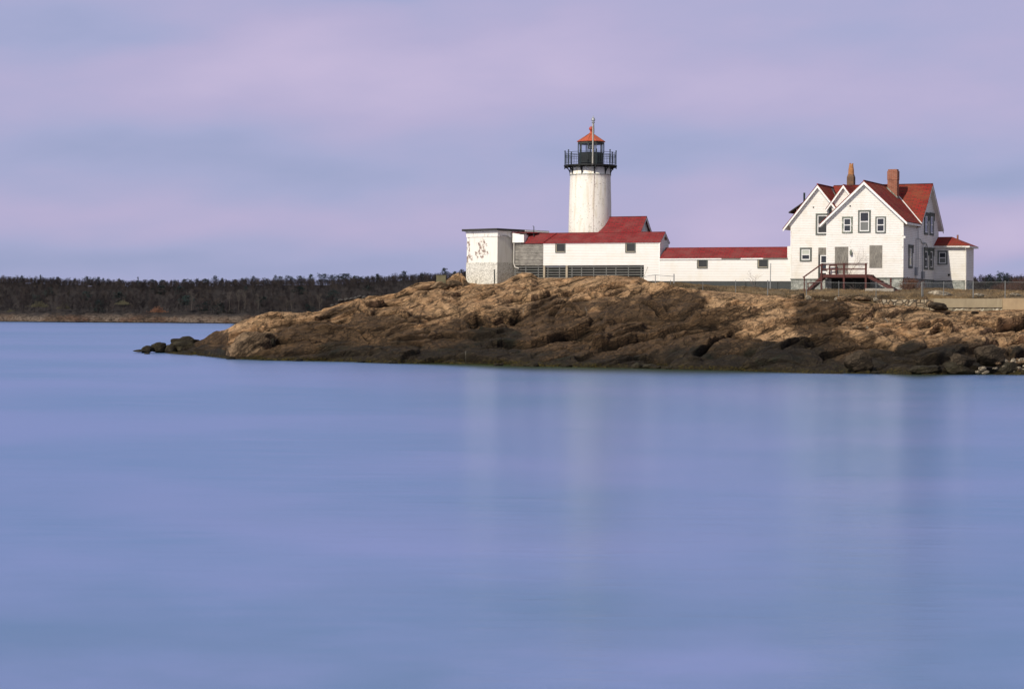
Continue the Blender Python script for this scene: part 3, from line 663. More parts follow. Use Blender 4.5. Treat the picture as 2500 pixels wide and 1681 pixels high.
def roof_slab(m, pts, th):
    """pts: four corners of the top surface, thickness down"""
    m.ext(pts, (0, 0, -th))
# ---- keepers' house
dF = -7.2; dM = -1.1; dB = 7.85; tR = 30.8; tFl = 22.81; tLw = 17.1; ZE = 13.95; ZR = 18.62
HO = ((tLw+tR)/2, dM, 7.2)
house = lroot('keepers_house', 'white clapboard house with red gable roofs and two chimneys right of the lighthouse', 'house', *HO)
def hb(m, name, mat, parent=None, **k): return m.build(name, mat, parent or house, org=HO, **k)
ZF = 18.37; tA = 26.80; ZLR = 18.52; tLa = 20.12
zwl = lambda h: h
m = MB()      # front wing wall (pentagon prism)
slF = (ZF-14.05)/4.6
def gablepoly(tl, tr, ta, zr, sl, d, zb, drop=.22):
    return [(tl, d, zb), (tr, d, zb), (tr, d, zr-sl*(tr-ta)-drop), (ta, d, zr-drop), (tl, d, zr-sl*(ta-tl)-drop)]
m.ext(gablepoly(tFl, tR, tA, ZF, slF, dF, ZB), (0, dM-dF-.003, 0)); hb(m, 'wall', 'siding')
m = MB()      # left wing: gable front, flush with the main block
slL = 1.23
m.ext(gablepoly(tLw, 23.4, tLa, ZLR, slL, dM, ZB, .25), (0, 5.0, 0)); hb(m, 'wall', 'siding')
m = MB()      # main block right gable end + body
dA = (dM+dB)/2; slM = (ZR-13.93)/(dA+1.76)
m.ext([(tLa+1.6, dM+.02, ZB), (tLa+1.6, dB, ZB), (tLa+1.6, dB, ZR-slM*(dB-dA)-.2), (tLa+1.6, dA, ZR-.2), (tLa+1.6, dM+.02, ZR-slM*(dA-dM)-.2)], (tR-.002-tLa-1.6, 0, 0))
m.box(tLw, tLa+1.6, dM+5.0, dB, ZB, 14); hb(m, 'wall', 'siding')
# roofs
def vd(z): return dA-(ZR-z)/slM+.12     # depth at which the main front slope is this high
def gable_roof(ta, zr, sl, wl_, wr_, d0, d1, cut=(True, True), th=.09, tr_th=.26):
    """ridge along d; a cut side ends in the valley with the main roof"""
    r = MB(); f = MB()
    for s_, w_ in ((-1, wl_), (1, wr_)):
        ct_ = cut[0 if s_ < 0 else 1]; dr_, de_ = (vd(zr), vd(zr-sl*w_)) if ct_ else (d1, d1)
        a = (ta, d0, zr); b = (ta, dr_, zr); c = (ta+s_*w_, de_, zr-sl*w_); d = (ta+s_*w_, d0, zr-sl*w_)
        roof_slab(r, [a, b, c, d], th)
        # raking board on the front edge, soffit and eave board
        k = th+.004; i = .05
        f.ext([(ta, d0+.02, zr-k), (ta+s_*(w_-.02), d0+.02, zr-sl*(w_-.02)-k), (ta+s_*(w_-.02), d0+.02, zr-sl*(w_-.02)-k-tr_th), (ta, d0+.02, zr-k-tr_th*1.15)], (0, .07, 0))
        f.ext([(ta, d0+.092, zr-k-.05), (ta+s_*(w_-.06), d0+.092, zr-sl*(w_-.06)-k-.05), (ta+s_*(w_-.06), de_-.06, zr-sl*(w_-.06)-k-.05), (ta, dr_-.06, zr-k-.05)], (0, 0, -.05))
        # frieze board against the wall
        f.ext([(ta, d0+.40, zr-.28), (ta+s_*(w_-.6), d0+.40, zr-sl*(w_-.6)-.28), (ta+s_*(w_-.6), d0+.40, zr-sl*(w_-.6)-.56), (ta, d0+.40, zr-.62)], (0, .046, 0))
    return r, f
r, f = gable_roof(tA, ZF, slF, tA-tFl+.02, 4.45, dF-.45, dA+.3); wq_ = tA-tFl+.024
roof_slab(r, [(tA-wq_, dF-.45, ZF-slF*wq_), (tA-wq_, dF+.25, ZF-slF*wq_), (tA-4.62, dF+.25, ZF-slF*4.62), (tA-4.62, dF-.45, ZF-slF*4.62)], .09)
f.ext([(tA-wq_, dF-.43, ZF-slF*wq_-.094), (tA-4.60, dF-.43, ZF-slF*4.60-.094), (tA-4.60, dF-.43, ZF-slF*4.60-.36), (tA-wq_, dF-.43, ZF-slF*wq_-.36)], (0, .6, 0)); ro1 = hb(r, 'roof', 'roof')
hb(f, 'bargeboard', 'white')
r, f = gable_roof(tLa, ZLR, slL, 3.78, 3.2, dM-.42, dB+.3, (False, True)); hb(r, 'roof', 'roof'); hb(f, 'bargeboard', 'white')
r, f = gable_roof(22.92, 18.46, 1.36, 1.9, 2.6, dM-.44, dA+.2); hb(r, 'roof', 'roof'); hb(f, 'bargeboard', 'white')
m = MB(); m.ext(gablepoly(21.1, 25.2, 22.92, 18.46, 1.36, dM-.003, 14.8, .25), (0, .5, 0)); hb(m, 'gable_wall', 'siding')
r = MB(); f = MB()      # main roof, ridge along t
tr2 = tR+.45; o_ = .66
for s_ in (-1, 1):
    w_ = dB-dA+o_
    a = (tLa+.3, dA, ZR); b = (tr2, dA, ZR); c = (tr2, dA+s_*w_, ZR-slM*w_); d = (tLa+.3, dA+s_*w_, ZR-slM*w_)
    if s_ < 0: d = (tLa+(ZLR-(ZR-slM*w_))/slL-.12, d[1], d[2])
    roof_slab(r, [a, b, c, d], .09)
    f.ext([(tr2-.02, dA, ZR-.094), (tr2-.02, dA+s_*(w_-.02), ZR-slM*(w_-.02)-.094), (tr2-.02, dA+s_*(w_-.02), ZR-slM*(w_-.02)-.36), (tr2-.02, dA, ZR-.40)], (-.07, 0, 0))
    f.ext([(tr2-.092, dA, ZR-.15), (tr2-.092, dA+s_*(w_-.06), ZR-slM*(w_-.06)-.15), (d[0]+.2, dA+s_*(w_-.06), ZR-slM*(w_-.06)-.15), (tLa+.8, dA, ZR-.15)], (0, 0, -.05))
hb(r, 'roof', 'roof'); hb(f, 'bargeboard', 'peel')
# ridge caps
m = MB(); m.bar((tLa+.4, dA, ZR+.02), (tr2, dA, ZR+.02), .16, .07); m.bar((tA, dF-.45, ZF+.02), (tA, dA, ZF+.02), .16, .07); m.bar((tLa, dM-.42, ZLR+.02), (tLa, dB, ZLR+.02), .16, .07)
hb(m, 'ridge_cap', 'roof')
# valley flashing and eave board of the front wing's right side
m = MB(); zEr = ZF-slF*4.45
m.bar((tA+4.45, dF-.40, zEr-.20), (tA+4.45, dM-.7, zEr-.20), .05, .22); hb(m, 'eave_board', 'peel'); m = MB()
m.bar((tA-4.66, dF-.47, ZF-slF*4.62-.14), (tA-4.66, dF+.27, ZF-slF*4.62-.14), .06, .36)
hb(m, 'eave_board', 'peel')
m = MB(); p0 = Vector((tA+4.45, dA-(ZR-(ZF-slF*4.45))/slM, zEr+.03)); tt = (ZR-ZF)/slF; p1 = Vector((tA+.1, dA-(ZR-ZF+.1*slF)/slM, ZF-.1*slF+.03)); m.bar(p0, p1, .14, .03); hb(m, 'valley_flashing', 'peel')
# left dormer lean-to
m = MB(); m.ext([(tLw-.15, 1.4, 13.6), (tLw-.15, 1.4, 16.05), (tLa-.6, 1.4, 17.6), (tLa-.6, 1.4, 13.6)], (0, 3.4, 0)); dm = hb(m, 'dormer', 'siding')
m = MB(); m.ext([(tLw-.9, 1.0, 15.75), (tLa-.4, 1.0, 18.05), (tLa-.4, 1.0, 17.93), (tLw-.9, 1.0, 15.63)], (0, 4.2, 0)); m.build('dormer_roof', 'darkroof', dm, org=HO)
# corner boards
for bb in ((tFl, tFl+.13, dF-.025, dF-.003, ZB, 13.6), (tR-.13, tR, dF-.025, dF-.003, ZB, 13.6), (tR+.003, tR+.025, dF, dF+.13, ZB, 13.6), (tLw, tLw+.13, dM-.025, dM-.003, ZB, 13.7), (tR+.003, tR+.025, dB-.13, dB, ZB, 13.7), (tR+.003, tR+.02, dM-.05, dM+.05, ZB, 13.6)):
    m = MB(); m.box(*bb); hb(m, 'corner_board', 'peel')
# foundations
m = MB(); i = .06
m.box(tFl+i, tR-i, dF+i, dM, 5.5, ZB-.02); m.box(tLw+i, tR-i, dM+i, dB-i, 5.5, ZB-.021)
hb(m, 'foundation', 'found')
m = MB(); m.box(tFl, tR+.01, dF-.02, dF+.05, ZB-.09, ZB-.002); m.box(tLw, tFl, dM-.02, dM+.05, ZB-.09, ZB-.002); m.box(tR-.04, tR+.015, dF+.06, dB, ZB-.09, ZB-.002); hb(m, 'water_table', 'casing')
# chimneys
m = MB(); ct, cd = tA+1.30, dF+7.3
cp = fr(2166.5, 462, cd); ct = cp[0]; zt = fr(2180, 413, cd)[1]
m.box(ct, ct+1.02, cd, cd+.85, 14.5, zt-1.1); m.box(ct-.03, ct+1.05, cd-.03, cd+.88, zt-1.1, zt-.18); m.box(ct+.04, ct+.98, cd+.04, cd+.81, zt-.18, zt)
ch = hb(m, 'chimney', 'brick'); tag(ch, 'square red brick chimney on the front wing roof')
m = MB(); zs0 = ZF-slF*(ct-.06-tA); zs1 = ZF-slF*(ct+1.08-tA); m.ext([(ct-.06, cd-.06, zs0-.05), (ct+1.08, cd-.06, zs1-.05), (ct+1.08, cd-.06, zs1+.16), (ct-.06, cd-.06, zs0+.16)], (0, .97, 0)); m.build('flashing', 'casing_w', ch, org=HO)
dc_ = dA+1.2; cp = fr(2068.5, 450, dc_); cq = fr(2087, 450, dc_); zt = fr(2077, 399, dc_)[1]; zm = fr(2077, 426, dc_)[1]; c0 = (cp[0]+cq[0])/2; hw = (cq[0]-cp[0])/2
m = MB(); m.lathe([(hw*1.30, 16.5-zm), (hw*1.25, -.3), (hw*.95, 0)], 4, (c0, dc_, zm), math.pi/4); ch = hb(m, 'chimney', 'brick_old'); tag(ch, 'dark weathered chimney with tapered clay pots behind the ridge')
m = MB(); m.lathe([(hw*.80, .003), (hw*.74, .5), (hw*.55, zt-zm-.2), (hw*.48, zt-zm-.1)], 8, (c0, dc_, zm)); m.tube([(c0-.1, dc_, zt-.15), (c0-.12, dc_, zt+.02)], .1, 6); m.tube([(c0+.14, dc_, zt-.15), (c0+.15, dc_, zt-.0)], .1, 6); m.build('chimney_pot', 'pot', ch, org=HO)
# windows of the front wing
def fw(px0, py0, px1, py1, d, **k):
    a = fr(px0, (py0+py1)/2, d-.05); b = fr(px1, (py0+py1)/2, d-.05); z1 = fr((px0+px1)/2, py0, d)[1]; z0 = fr((px0+px1)/2, py1, d)[1]
    return window(house, HO, 'f', d, a[0], b[0], z0, z1, **k)
fw(2055.6, 528.7, 2081.6, 569, dF, casing='casing_w', cw=.17); fw(2094.8, 513, 2125.6, 567.8, dF, cw=.17, glass=('glass', 'glass_c')); fw(2137, 528.4, 2162.7, 569, dF, glass=('glass', 'glass'))
fw(1991.3, 521, 2024, 573.5, dM, cw=.2, glass='glass_b', mid=False); fw(1952.5, 604.3, 1981.6, 638, dM, cw=.19, glass=('curtain', 'glass'))
m = MB()
for (px0, py0, px1, py1) in ((2038.4, 602.3, 2070.8, 668), (2122.8, 599, 2153.9, 653.7)):
    a = fr(px0, 630, dF); b = fr(px1, 630, dF); m = MB(); m.box(a[0], b[0], dF-.045, dF-.003, fr(px0, py1, dF)[1], fr(px0, py0, dF)[1]); hb(m, 'boarded_door' if px0 < 2100 else 'boarded_window', 'ply')
a = fr(1998, 630, dM)[0]; b = fr(2016, 630, dM)[0]; zt = fr(2005, 604.5, dM)[1]; zm = fr(2005, 621.5, dM)[1]
m = MB(); m.box(a, b+.4, dM-.05, dM-.003, zm, zt); hb(m, 'boarded_transom', 'ply')
m = MB(); m.box(a, b+.4, dM-.04, dM-.003, ZB+.05, zm-.004); dr = hb(m, 'door', 'darkdoor')
m = MB(); m.box(a+.22, b+.4, dM-.07, dM-.043, ZB+.6, zm-.05); m.build('frame', 'sash', dr, org=HO)
m = MB(); m.box(a+.33, b+.3, dM-.085, dM-.072, ZB+1.7, zm-.15); m.box(a+.33, b+.3, dM-.085, dM-.072, ZB+.8, ZB+1.55); m.build('pane', 'glass', dr, org=HO)
for px, py, d in ((2075.7, 503, dF), (1986, 506, dM)):
    a = fr(px, py, d); m = MB(); m.box(a[0]-.07, a[0]+.07, d-.03, d-.003, a[1]-.07, a[1]+.07); hb(m, 'vent', 'black')
# side windows
def sw(px0, py0, px1, py1, t_, **k):
    a = sd(px0, (py0+py1)/2, t_+.05); b = sd(px1, (py0+py1)/2, t_+.05); z1 = sd((px0+px1)/2, py0, t_)[1]; z0 = sd((px0+px1)/2, py1, t_)[1]
    return window(house, HO, 's', t_, a[0], b[0], z0, z1, **k)
k = dict(cw=.30, hood=True)
sw(2257, 521, 2266.6, 573.5, tR, **k); sw(2270.5, 522, 2280, 575, tR, **k); sw(2256.5, 606, 2266, 658, tR, **k); sw(2269.8, 607, 2279, 658.6, tR, **k); sw(2218.8, 600, 2228.3, 654.8, tR, glass=('glass_c', 'glass'), **k)
# conduits and meters on the side wall
def sp_(px, py, t_=tR+.1): q_ = sd(px, py, t_); return (t_, q_[0], q_[1])
m = MB(); m.tube([sp_(2236.5, 690), sp_(2236.5, 583), sp_(2241, 582), sp_(2247, 584)], .035, 5); m.tube([sp_(2241.5, 660), sp_(2241.5, 552)], .03, 5); m.tube([sp_(2253, 690), sp_(2252, 604), sp_(2256, 592), sp_(2262, 595), sp_(2264, 603)], .05, 5)
m.tube([sp_(2247, 584), sp_(2251, 592), sp_(2258, 595)], .04, 5); hb(m, 'conduit', 'galv')
for px, py, w_, h_ in ((2237, 662, .38, .85), (2253.5, 671, .45, .7)):
    q_ = sd(px, py, tR+.1); m = MB(); m.box(tR+.004, tR+.22, q_[0]-w_/1.2, q_[0]+w_/1.2, q_[1]-h_/2, q_[1]+h_/2); hb(m, 'meter_box', plain('grey_meter', (.22, .23, .24), .5))
q_ = sd(2208, 579, tR+.2); m = MB(); m.lathe([(.03, -.12), (.11, -.1), (.13, .05), (.05, .12)], 10, (tR+.22, q_[0], q_[1])); m.bar((tR, q_[0], q_[1]), (tR+.2, q_[0], q_[1]), .06); hb(m, 'flood_lamp', 'white')
# porch lamp
q_ = fr(2078, 615, dF-.1); m = MB(); m.lathe([(.05, -.35), (.12, -.28), (.14, .05), (.05, .2), (.02, .28)], 8, (q_[0], dF-.2, q_[1])); m.bar((q_[0], dF, q_[1]+.2), (q_[0], dF-.2, q_[1]+.2), .05); hb(m, 'porch_lamp', 'casing_w')
# vent pipes
for px, py0, py1, d in ((1963.5, 470.5, 492, 3.0), (2026.3, 507, 521, dM-.3)):
    a = fr(px, py1, d); m = MB(); m.tube([(a[0], d, a[1]-1), (a[0], d, fr(px, py0, d)[1])], .11, 8); hb(m, 'vent_pipe', 'iron')
# annex with hip roof on the right
dX = 6.0; tX = fr(2359, 640, dX)[0]; dXb = sd(2377, 640, tX)[0]; zX = fr(2350, 684, dX)[1]; zXe = fr(2350, 603, dX)[1]
m = MB(); m.box(tR-.5, tX, dX, dXb, zX, zXe); an = hb(m, 'annex', 'siding')
m = MB(); m.box(tR-.4, tX-.06, dX+.06, dXb-.06, 5.5, zX-.004); m.build('foundation', 'found', an, org=HO)
m = MB(); q1 = (tR-.3, dX-.4, zXe+.12); q2 = (tX+.45, dX-.4, zXe+.12); q3 = (tX+.45, dXb+.4, zXe+.12); q4 = (tR-.3, dXb+.4, zXe+.12)
dm_ = (dX+dXb)/2; zt = fr(2324.5, 578, dm_)[1]; p1 = (tR-.3, dm_, zt); p2 = (fr(2324.5, 578, dm_)[0], dm_, zt)
m.add([q1, q2, q3, q4, p1, p2], [(0, 1, 5, 4), (1, 2, 5), (2, 3, 4, 5), (0, 3, 2, 1), (0, 4, 3)]); m.build('roof', 'roof', an, org=HO)
m = MB(); m.box(tR-.3, tX+.43, dX-.38, dXb+.38, zXe-.06, zXe+.117); m.build('fascia', 'peel', an, org=HO)
a = fr(2289, 612, dX-.05); b = fr(2313, 646, dX-.05); window(an, HO, 'f', dX, a[0], b[0], fr(2300, 646, dX)[1], fr(2300, 612, dX)[1], cw=.15, glass=('glass', 'glass_c'))
m = MB(); m.tube([(tX-.05, dX-.38, zXe+.02), (tX-.02, dX-.1, zXe-.35), (tX-.02, dX-.1, 7.4)], .06, 6); m.build('downspout', 'pipe', an, org=HO)
m = MB(); m.bar((tR-.3, dX-.44, zXe+.08), (tX-.1, dX-.44, zXe+.03), .10, .09); m.build('gutter', 'peel', an, org=HO)
a = fr(2338, 583, dm_+.4); m = MB(); m.tube([(a[0], dm_+.4, a[1]-1), (a[0], dm_+.4, fr(2338, 573, dm_)[1])], .1, 8); m.build('vent_pipe', 'rust', an, org=HO)
a = fr(2317, 671, dX); m = MB(); m.lathe([(.1, -.1), (.12, .1)], 8, (a[0], dX-.05, a[1])); m.build('vent', 'black', an, org=HO)
# ---- red porch and stairs
PO = ((23+27)/2, dF-1, 7.0)
porch = lroot('wooden_porch', 'dark red wooden porch with stairs at both ends against the white house', 'porch', *PO)
def pb(m, name, mat, parent=None): return m.build(name, mat, parent or porch, org=PO)
dP = dF-2.3
ta = fr(2003, 672, dP)[0]; tb = fr(2119, 672, dP)[0]; zD = fr(2060, 669.5, dP)[1]
m = MB(); m.box(ta, tb, dP, dF-.05, zD-.07, zD); pb(m, 'deck', 'deckwood')
m = MB(); m.box(ta, tb, dP-.05, dP, zD-.33, zD-.004); m.box(ta, ta+.06, dP+.003, dF-.05, zD-.33, zD-.073); m.box(tb-.06, tb, dP+.003, dF-.05, zD-.33, zD-.073); pb(m, 'rim_board', 'redpaint')
zr = fr(2060, 643.8, dP)[1]; zm = fr(2060, 657, dP)[1]
tp = [fr(2006.5, 660, dP)[0], fr(2061.3, 660, dP)[0], fr(2114.8, 660, dP)[0]]
for t_ in tp: m = MB(); m.box(t_-.09, t_+.09, dP-.17, dP-.052, 6.3, zr); pb(m, 'post', 'redpaint')
for t_ in (tp[0]+.25, tp[0]+.95): m = MB(); m.box(t_-.06, t_+.06, dF-.4, dF-.28, 6.3 if t_ < tp[0]+.5 else zD, zr-.1); pb(m, 'post', 'redpaint')
m = MB(); m.bar((tp[0], dP-.11, zr+.03), (tp[2]+.15, dP-.11, zr+.03), .16, .06); m.bar((tp[0], dP-.05, zm), (tp[2], dP-.05, zm), .05, .13); m.bar((tp[0], dP-.05, zr-.08), (tp[2], dP-.05, zr-.08), .05, .1)
m.bar((tp[0]-.02, dP, zr-.05), (tp[0]+.0, dF-.3, zr-.05), .08, .08); m.bar((tp[0]-.02, dP, zm), (tp[0]+.0, dF-.3, zm), .06, .1); m.bar((tp[0]+.2, dF-.33, zm), (tp[0]+1.0, dF-.33, zm), .06, .1); m.bar((tp[0]+.2, dF-.33, zr-.12), (tp[0]+1.0, dF-.33, zr-.12), .06, .1)
pb(m, 'railing', 'redpaint')
def stairs(t0, z0, t1, z1, n, d0, d1, nm='staircase'):
    s = MB()
    for i in range(n):
        u = (i+.5)/n; t_ = t0+(t1-t0)*u; z_ = z0+(z1-z0)*((i+.7)/n); w_ = abs(t1-t0)/n*.62
        s.box(t_-w_, t_+w_, d0, d1, z_-.05, z_)
    for d_ in (d0-.06, d1): 
        s.ext([(t0, d_, z0-.02), (t1, d_, z1+.05), (t1, d_, z1-.25), (t0, d_, z0-.38)], (0, .055, 0))
    return pb(s, nm, 'redpaint')
q_ = fr(2174.8, 712, dP); stairs(tb, zD, q_[0]+.9, 7.0, 8, dP+.1, dP+1.2)
m = MB(); m.box(q_[0]-.08, q_[0]+.08, dP-.1, dP+.03, 6.2, fr(2174.8, 678, dP)[1]); pb(m, 'post', 'redpaint')
m = MB(); m.ext([(q_[0]-.2, dP+.2, 7.0), (q_[0]+1.7, dP+.5, 7.0), (q_[0]+1.7, dP+1.6, 7.0), (q_[0]-.2, dP+1.3, 7.0)], (0, 0, .14)); m.ext([(q_[0]-.1, dP+.25, 7.15), (q_[0]+.9, dP+.5, 7.15), (q_[0]+.9, dP+1.4, 7.15), (q_[0]-.1, dP+1.2, 7.15)], (0, 0, .12)); pb(m, 'bottom_step', 'redpaint')
q_ = fr(1968, 708, dP+.4); stairs(ta+.1, zD, q_[0], 7.15, 7, dP+.4, dP+1.5)
ql = fr(1963, 677.5, dP); 
m = MB(); m.bar((ql[0]-.1, dP-.05, ql[1]+.0), (tp[0], dP-.05, zr-.03), .07, .13); m.bar((fr(1968, 692, dP)[0], dP+.3, fr(1968, 692, dP)[1]), (tp[0], dP+.3, fr(2005, 687, dP)[1]+.0), .05, .09); pb(m, 'handrail', 'redpaint')
m = MB(); m.box(ql[0]+.0, ql[0]+.1, dP-.1, dP, 6.4, ql[1]+.05); m.box(ql[0]+.3, ql[0]+.38, dP+.26, dP+.34, 6.4, fr(1968, 690, dP)[1]); pb(m, 'post', 'redpaint')
m = MB(); m.box(tp[0]+.35, tb-.2, dF-.75, dF-.7, 6.5, zD-.35); pb(m, 'lattice_screen', 'void')
m = MB(); m.box(fr(2015, 700, dF-.8)[0], fr(2030, 700, dF-.8)[0], dF-.85, dF-.78, 6.8, zD-.4); pb(m, 'side_board', 'found')
# white plank, board lying by the stairs, concrete footing
a = lw(*[fr(2205, 700, dF-.6)[0], dF-.6]); m = MB(); m.bar((0, 0, 0), (-1.0, -.1, -.22), .06, .05); m.bar((0, .1, -.1), (-.9, 0, -.38), .06, .05); o = m.build('plank', 'white'); o.location = (a.x, a.y, fr(2205, 699, dF-.6)[1]); tag(o, 'white plank propped against the corner foundation behind the right stairs', 'plank')
a0 = fr(2110, 720, dP-.9); m = MB(); m.box(0, 2.9, 0, .5, -1, .18); o = m.build('concrete_footing', plain('pale_concrete', (.30, .27, .22), .9)); q_ = lw(a0[0], dP-.6); o.location = (q_.x, q_.y, float(gsurf(np.array([2130.]), np.array([q_.y-.8]))[0])+.12); o.rotation_euler = (0, 0, -TH); tag(o, 'long concrete slab on the grass in front of the right porch post', 'slab')
# ---- covered passages
def passage_wall(m, polys, mat, name, root, org): return m.build(name, mat, root, org=org)
GO = (-5, 0, 8.3)
pas = lroot('covered_passage', 'long white clapboard passage with red roof and slatted skirt below the lighthouse', 'building', *GO)
w1 = 2.75; dr1 = 1.37; zE1 = 12.72; zR1 = fr(1480, 567.5, dr1)[1]; tl1 = -12.18; tr1 = 1.85
m = MB(); pts = [(tl1, 0, 10.07), (0, 0, 10.07), (0, 0, 8.33), (tr1, 0, 8.33), (tr1, 0, zE1-.03), (tl1, 0, zE1-.03)]
m.ext(pts, (0, .15, 0)); m.ext([(tr1-.12, .153, 8.33), (tr1-.12, w1, 8.33), (tr1-.12, w1, zE1-.03), (tr1-.12, dr1, zR1-.08), (tr1-.12, .153, zE1-.03)], (.12, 0, 0))
m.box(tl1, tr1-.13, w1-.12, w1, 10.07, zE1-.05); m.box(tl1, tr1-.13, .153, w1-.13, 10.07, 10.2); m.build('wall', 'siding_w', pas, org=GO)
tl0 = fr(1273, 592, 0)[0]
slp = (zR1-zE1)/dr1
m = MB(); r0 = fr(1286.6, 568.6, dr1)[0]
for s_, in ((-1,), (1,)):
    w_ = dr1+.12
    m.ext([(r0, dr1, zR1), (tr1+.12, dr1, zR1), (tr1+.12, dr1+s_*w_, zR1-slp*w_), (tl0, dr1+s_*w_, zR1-slp*w_)], (0, 0, -.07))
m.build('roof', 'roof_low', pas, org=GO)
m = MB(); m.bar((-11.1, dr1-.05, zR1+.03), (-12.1, -.12, zE1-.02), .1, .04); m.bar((r0, dr1, zR1+.01), (tr1+.12, dr1, zR1+.01), .12, .05); m.build('roof_seam', 'roof_low', pas, org=GO)
m = MB(); m.box(tl1, tr1+.0, -.055, -.003, zE1-.24, zE1-.085)
for s_ in (-1, 1): m.ext([(tr1+.003, dr1, zR1-.075), (tr1+.003, dr1+s_*(dr1+.1), zR1-.075-slp*(dr1+.1)), (tr1+.003, dr1+s_*(dr1+.1), zR1-.2-slp*(dr1+.1)), (tr1+.003, dr1, zR1-.22)], (.09, 0, 0))
m.box(tr1-.1, tr1+.02, -.02, -.003, 8.33, zE1-.25)
m.build('fascia', 'white', pas, org=GO)
a = sd(1624.5, 582, tr1); m = MB(); m.box(tr1+.003, tr1+.04, a[0]-.3, a[0]+.3, a[1]-.17, a[1]+.17); m.build('gable_vent', 'brick_old', pas, org=GO)
for p0_, p1_ in (((1356, 594.4), (1380.7, 616.8)), ((1526.8, 593), (1552, 616.5))):
    a = fr(p0_[0], p0_[1], 0); b = fr(p1_[0], p1_[1], 0); w_ = window(pas, GO, 'f', 0, a[0], b[0], b[1], a[1], sash=False, glass='glass_b', cw=.10)
    m = MB(); m.box(a[0]+.1, a[0]+.17, -.05, -.003, b[1]+.08, a[1]-.1); m.box(a[0]+.17, b[0]-.1, -.05, -.003, b[1]+.08, b[1]+.15); m.build('sash', 'post', w_, org=GO)
# weathered shed infill + white box + skirt
tsh = fr(1254, 620, 0)[0]
m = MB(); m.box(tsh, tl1-.003, .003, 2.6, 10.07, zE1-.06); m.build('weathered_wall', 'shed', pas, org=GO)
m = MB(); b0 = tsh-.02; b1 = fr(1275, 580, -.3)[0]; zt0 = fr(1254, 568.5, -.3)[1]; zb0 = fr(1254, 592, -.3)[1]
m.ext([(b0, -.3, zb0), (b1-.3, -.3, zb0), (b1-.3, -.3, zt0-.15), (b0, -.3, zt0)], (0, 1.2, 0)); m.ext([(b1-.3, -.297, zb0), (b1-.3, .9, zb0), (b1-.3, .9, zt0-.2), (b1-.3, -.297, zt0-.2)], (.5, 0, 0)); m.build('gable_return', 'white', pas, org=GO)
m = MB(); m.ext([(b0-.1, -.4, zt0+.08), (b1+1.4, .9, zt0+.08), (b1+1.2, 2.6, zt0+.12), (b0-.1, 1.4, zt0+.16)], (0, 0, -.07)); m.build('lean_to_roof', 'roof_low', pas, org=GO)
m = MB(); z_ = 9.93
while z_ > 8.55: m.box(tsh, -.02, .06, .09, z_-.11, z_); z_ -= .285
m.build('skirt_slats', 'lathgrey', pas, org=GO)
t_ = tsh+.2
while t_ < -.1:
    m = MB(); m.box(t_-.05, t_+.05, .02, .057, 8.3, 10.05); m.build('skirt_batten', 'lathgrey', pas, org=GO); t_ += 1.35+.25*math.sin(t_*3)
m = MB(); m.box(tsh, -.05, 1.6, 1.7, 7.8, 10.0); m.box(tsh, -.05, .3, 1.6, 10.02, 10.06); m.build('crawlspace', 'void', pas, org=GO)
for px in (1328.5, 1383.5):
    a = fr(px, 660, -.1)[0]; m = MB(); m.box(a-.12, a+.12, -.12, .0, 7.8, 10.05); m.build('post', 'post', pas, org=GO)
m = MB(); a = fr(1254, 600, -.25)[0]; m.tube([(a, -.15, zb0-.05), (a, -.15, 10.3), (a+.15, -.15, 9.9), (a+.6, -.1, 9.75)], .06, 6); m.build('drainpipe', 'pipe', pas, org=GO)
m = MB(); a = fr(1303.4, 552, .8); m.tube([(a[0], .8, 12.8), (a[0], .8, a[1]-.05), (a[0]-.12, .8, a[1]+.02)], .05, 6); m.build('vent_pipe', 'iron', pas, org=GO)
# lower passage
LO = (9.5, 0, 8.2)
low = lroot('low_passage', 'lower white passage with a long red roof joining the house', 'building', *LO)
zE2 = 10.98; zR2 = 12.0; tr2_ = tLw-.02; w_ = dr1; sl2 = (zR2-zE2)/w_; te = fr(1922, 626, 0)[0]
m = MB(); m.box(tr1+.003, tr2_, 0, .15, 8.31, zE2-.02); m.box(te, tr2_, .0, 1.2, zE2-.017, 12.05); m.box(tr1+.003, tr2_, w1-.15, w1, 8.31, zE2-.02); m.build('wall', 'siding_w', low, org=LO)
m = MB()
for s_ in (-1, 1):
    u = w_+.14
    m.ext([(tr1+.18, dr1, zR2), (te, dr1, zR2), (te, dr1+s_*u, zR2-sl2*u), (tr1+.05, dr1+s_*u, zR2-sl2*u)], (0, 0, -.07))
m.build('roof', 'roof_low', low, org=LO)
m = MB(); m.bar((tr1+.18, dr1, zR2+.01), (te, dr1, zR2+.01), .12, .05); m.build('ridge_cap', 'roof_low', low, org=LO)
zf = zR2-sl2*(w_+.14)
m = MB(); m.box(tr1-.03, fr(1762, 629, 0)[0], -.11, -.06, zf-.22, zf-.075); m.box(fr(1809, 629, 0)[0], fr(1864, 629, 0)[0], -.11, -.06, zf-.22, zf-.075); m.build('fascia', 'white', low, org=LO)
m = MB(); m.box(fr(1762, 629, 0)[0], fr(1809, 629, 0)[0], -.10, -.06, zf-.21, zf-.08); m.box(fr(1864, 629, 0)[0], te+.05, -.10, -.06, zf-.21, zf-.08); m.build('bare_fascia', 'ply', low, org=LO)
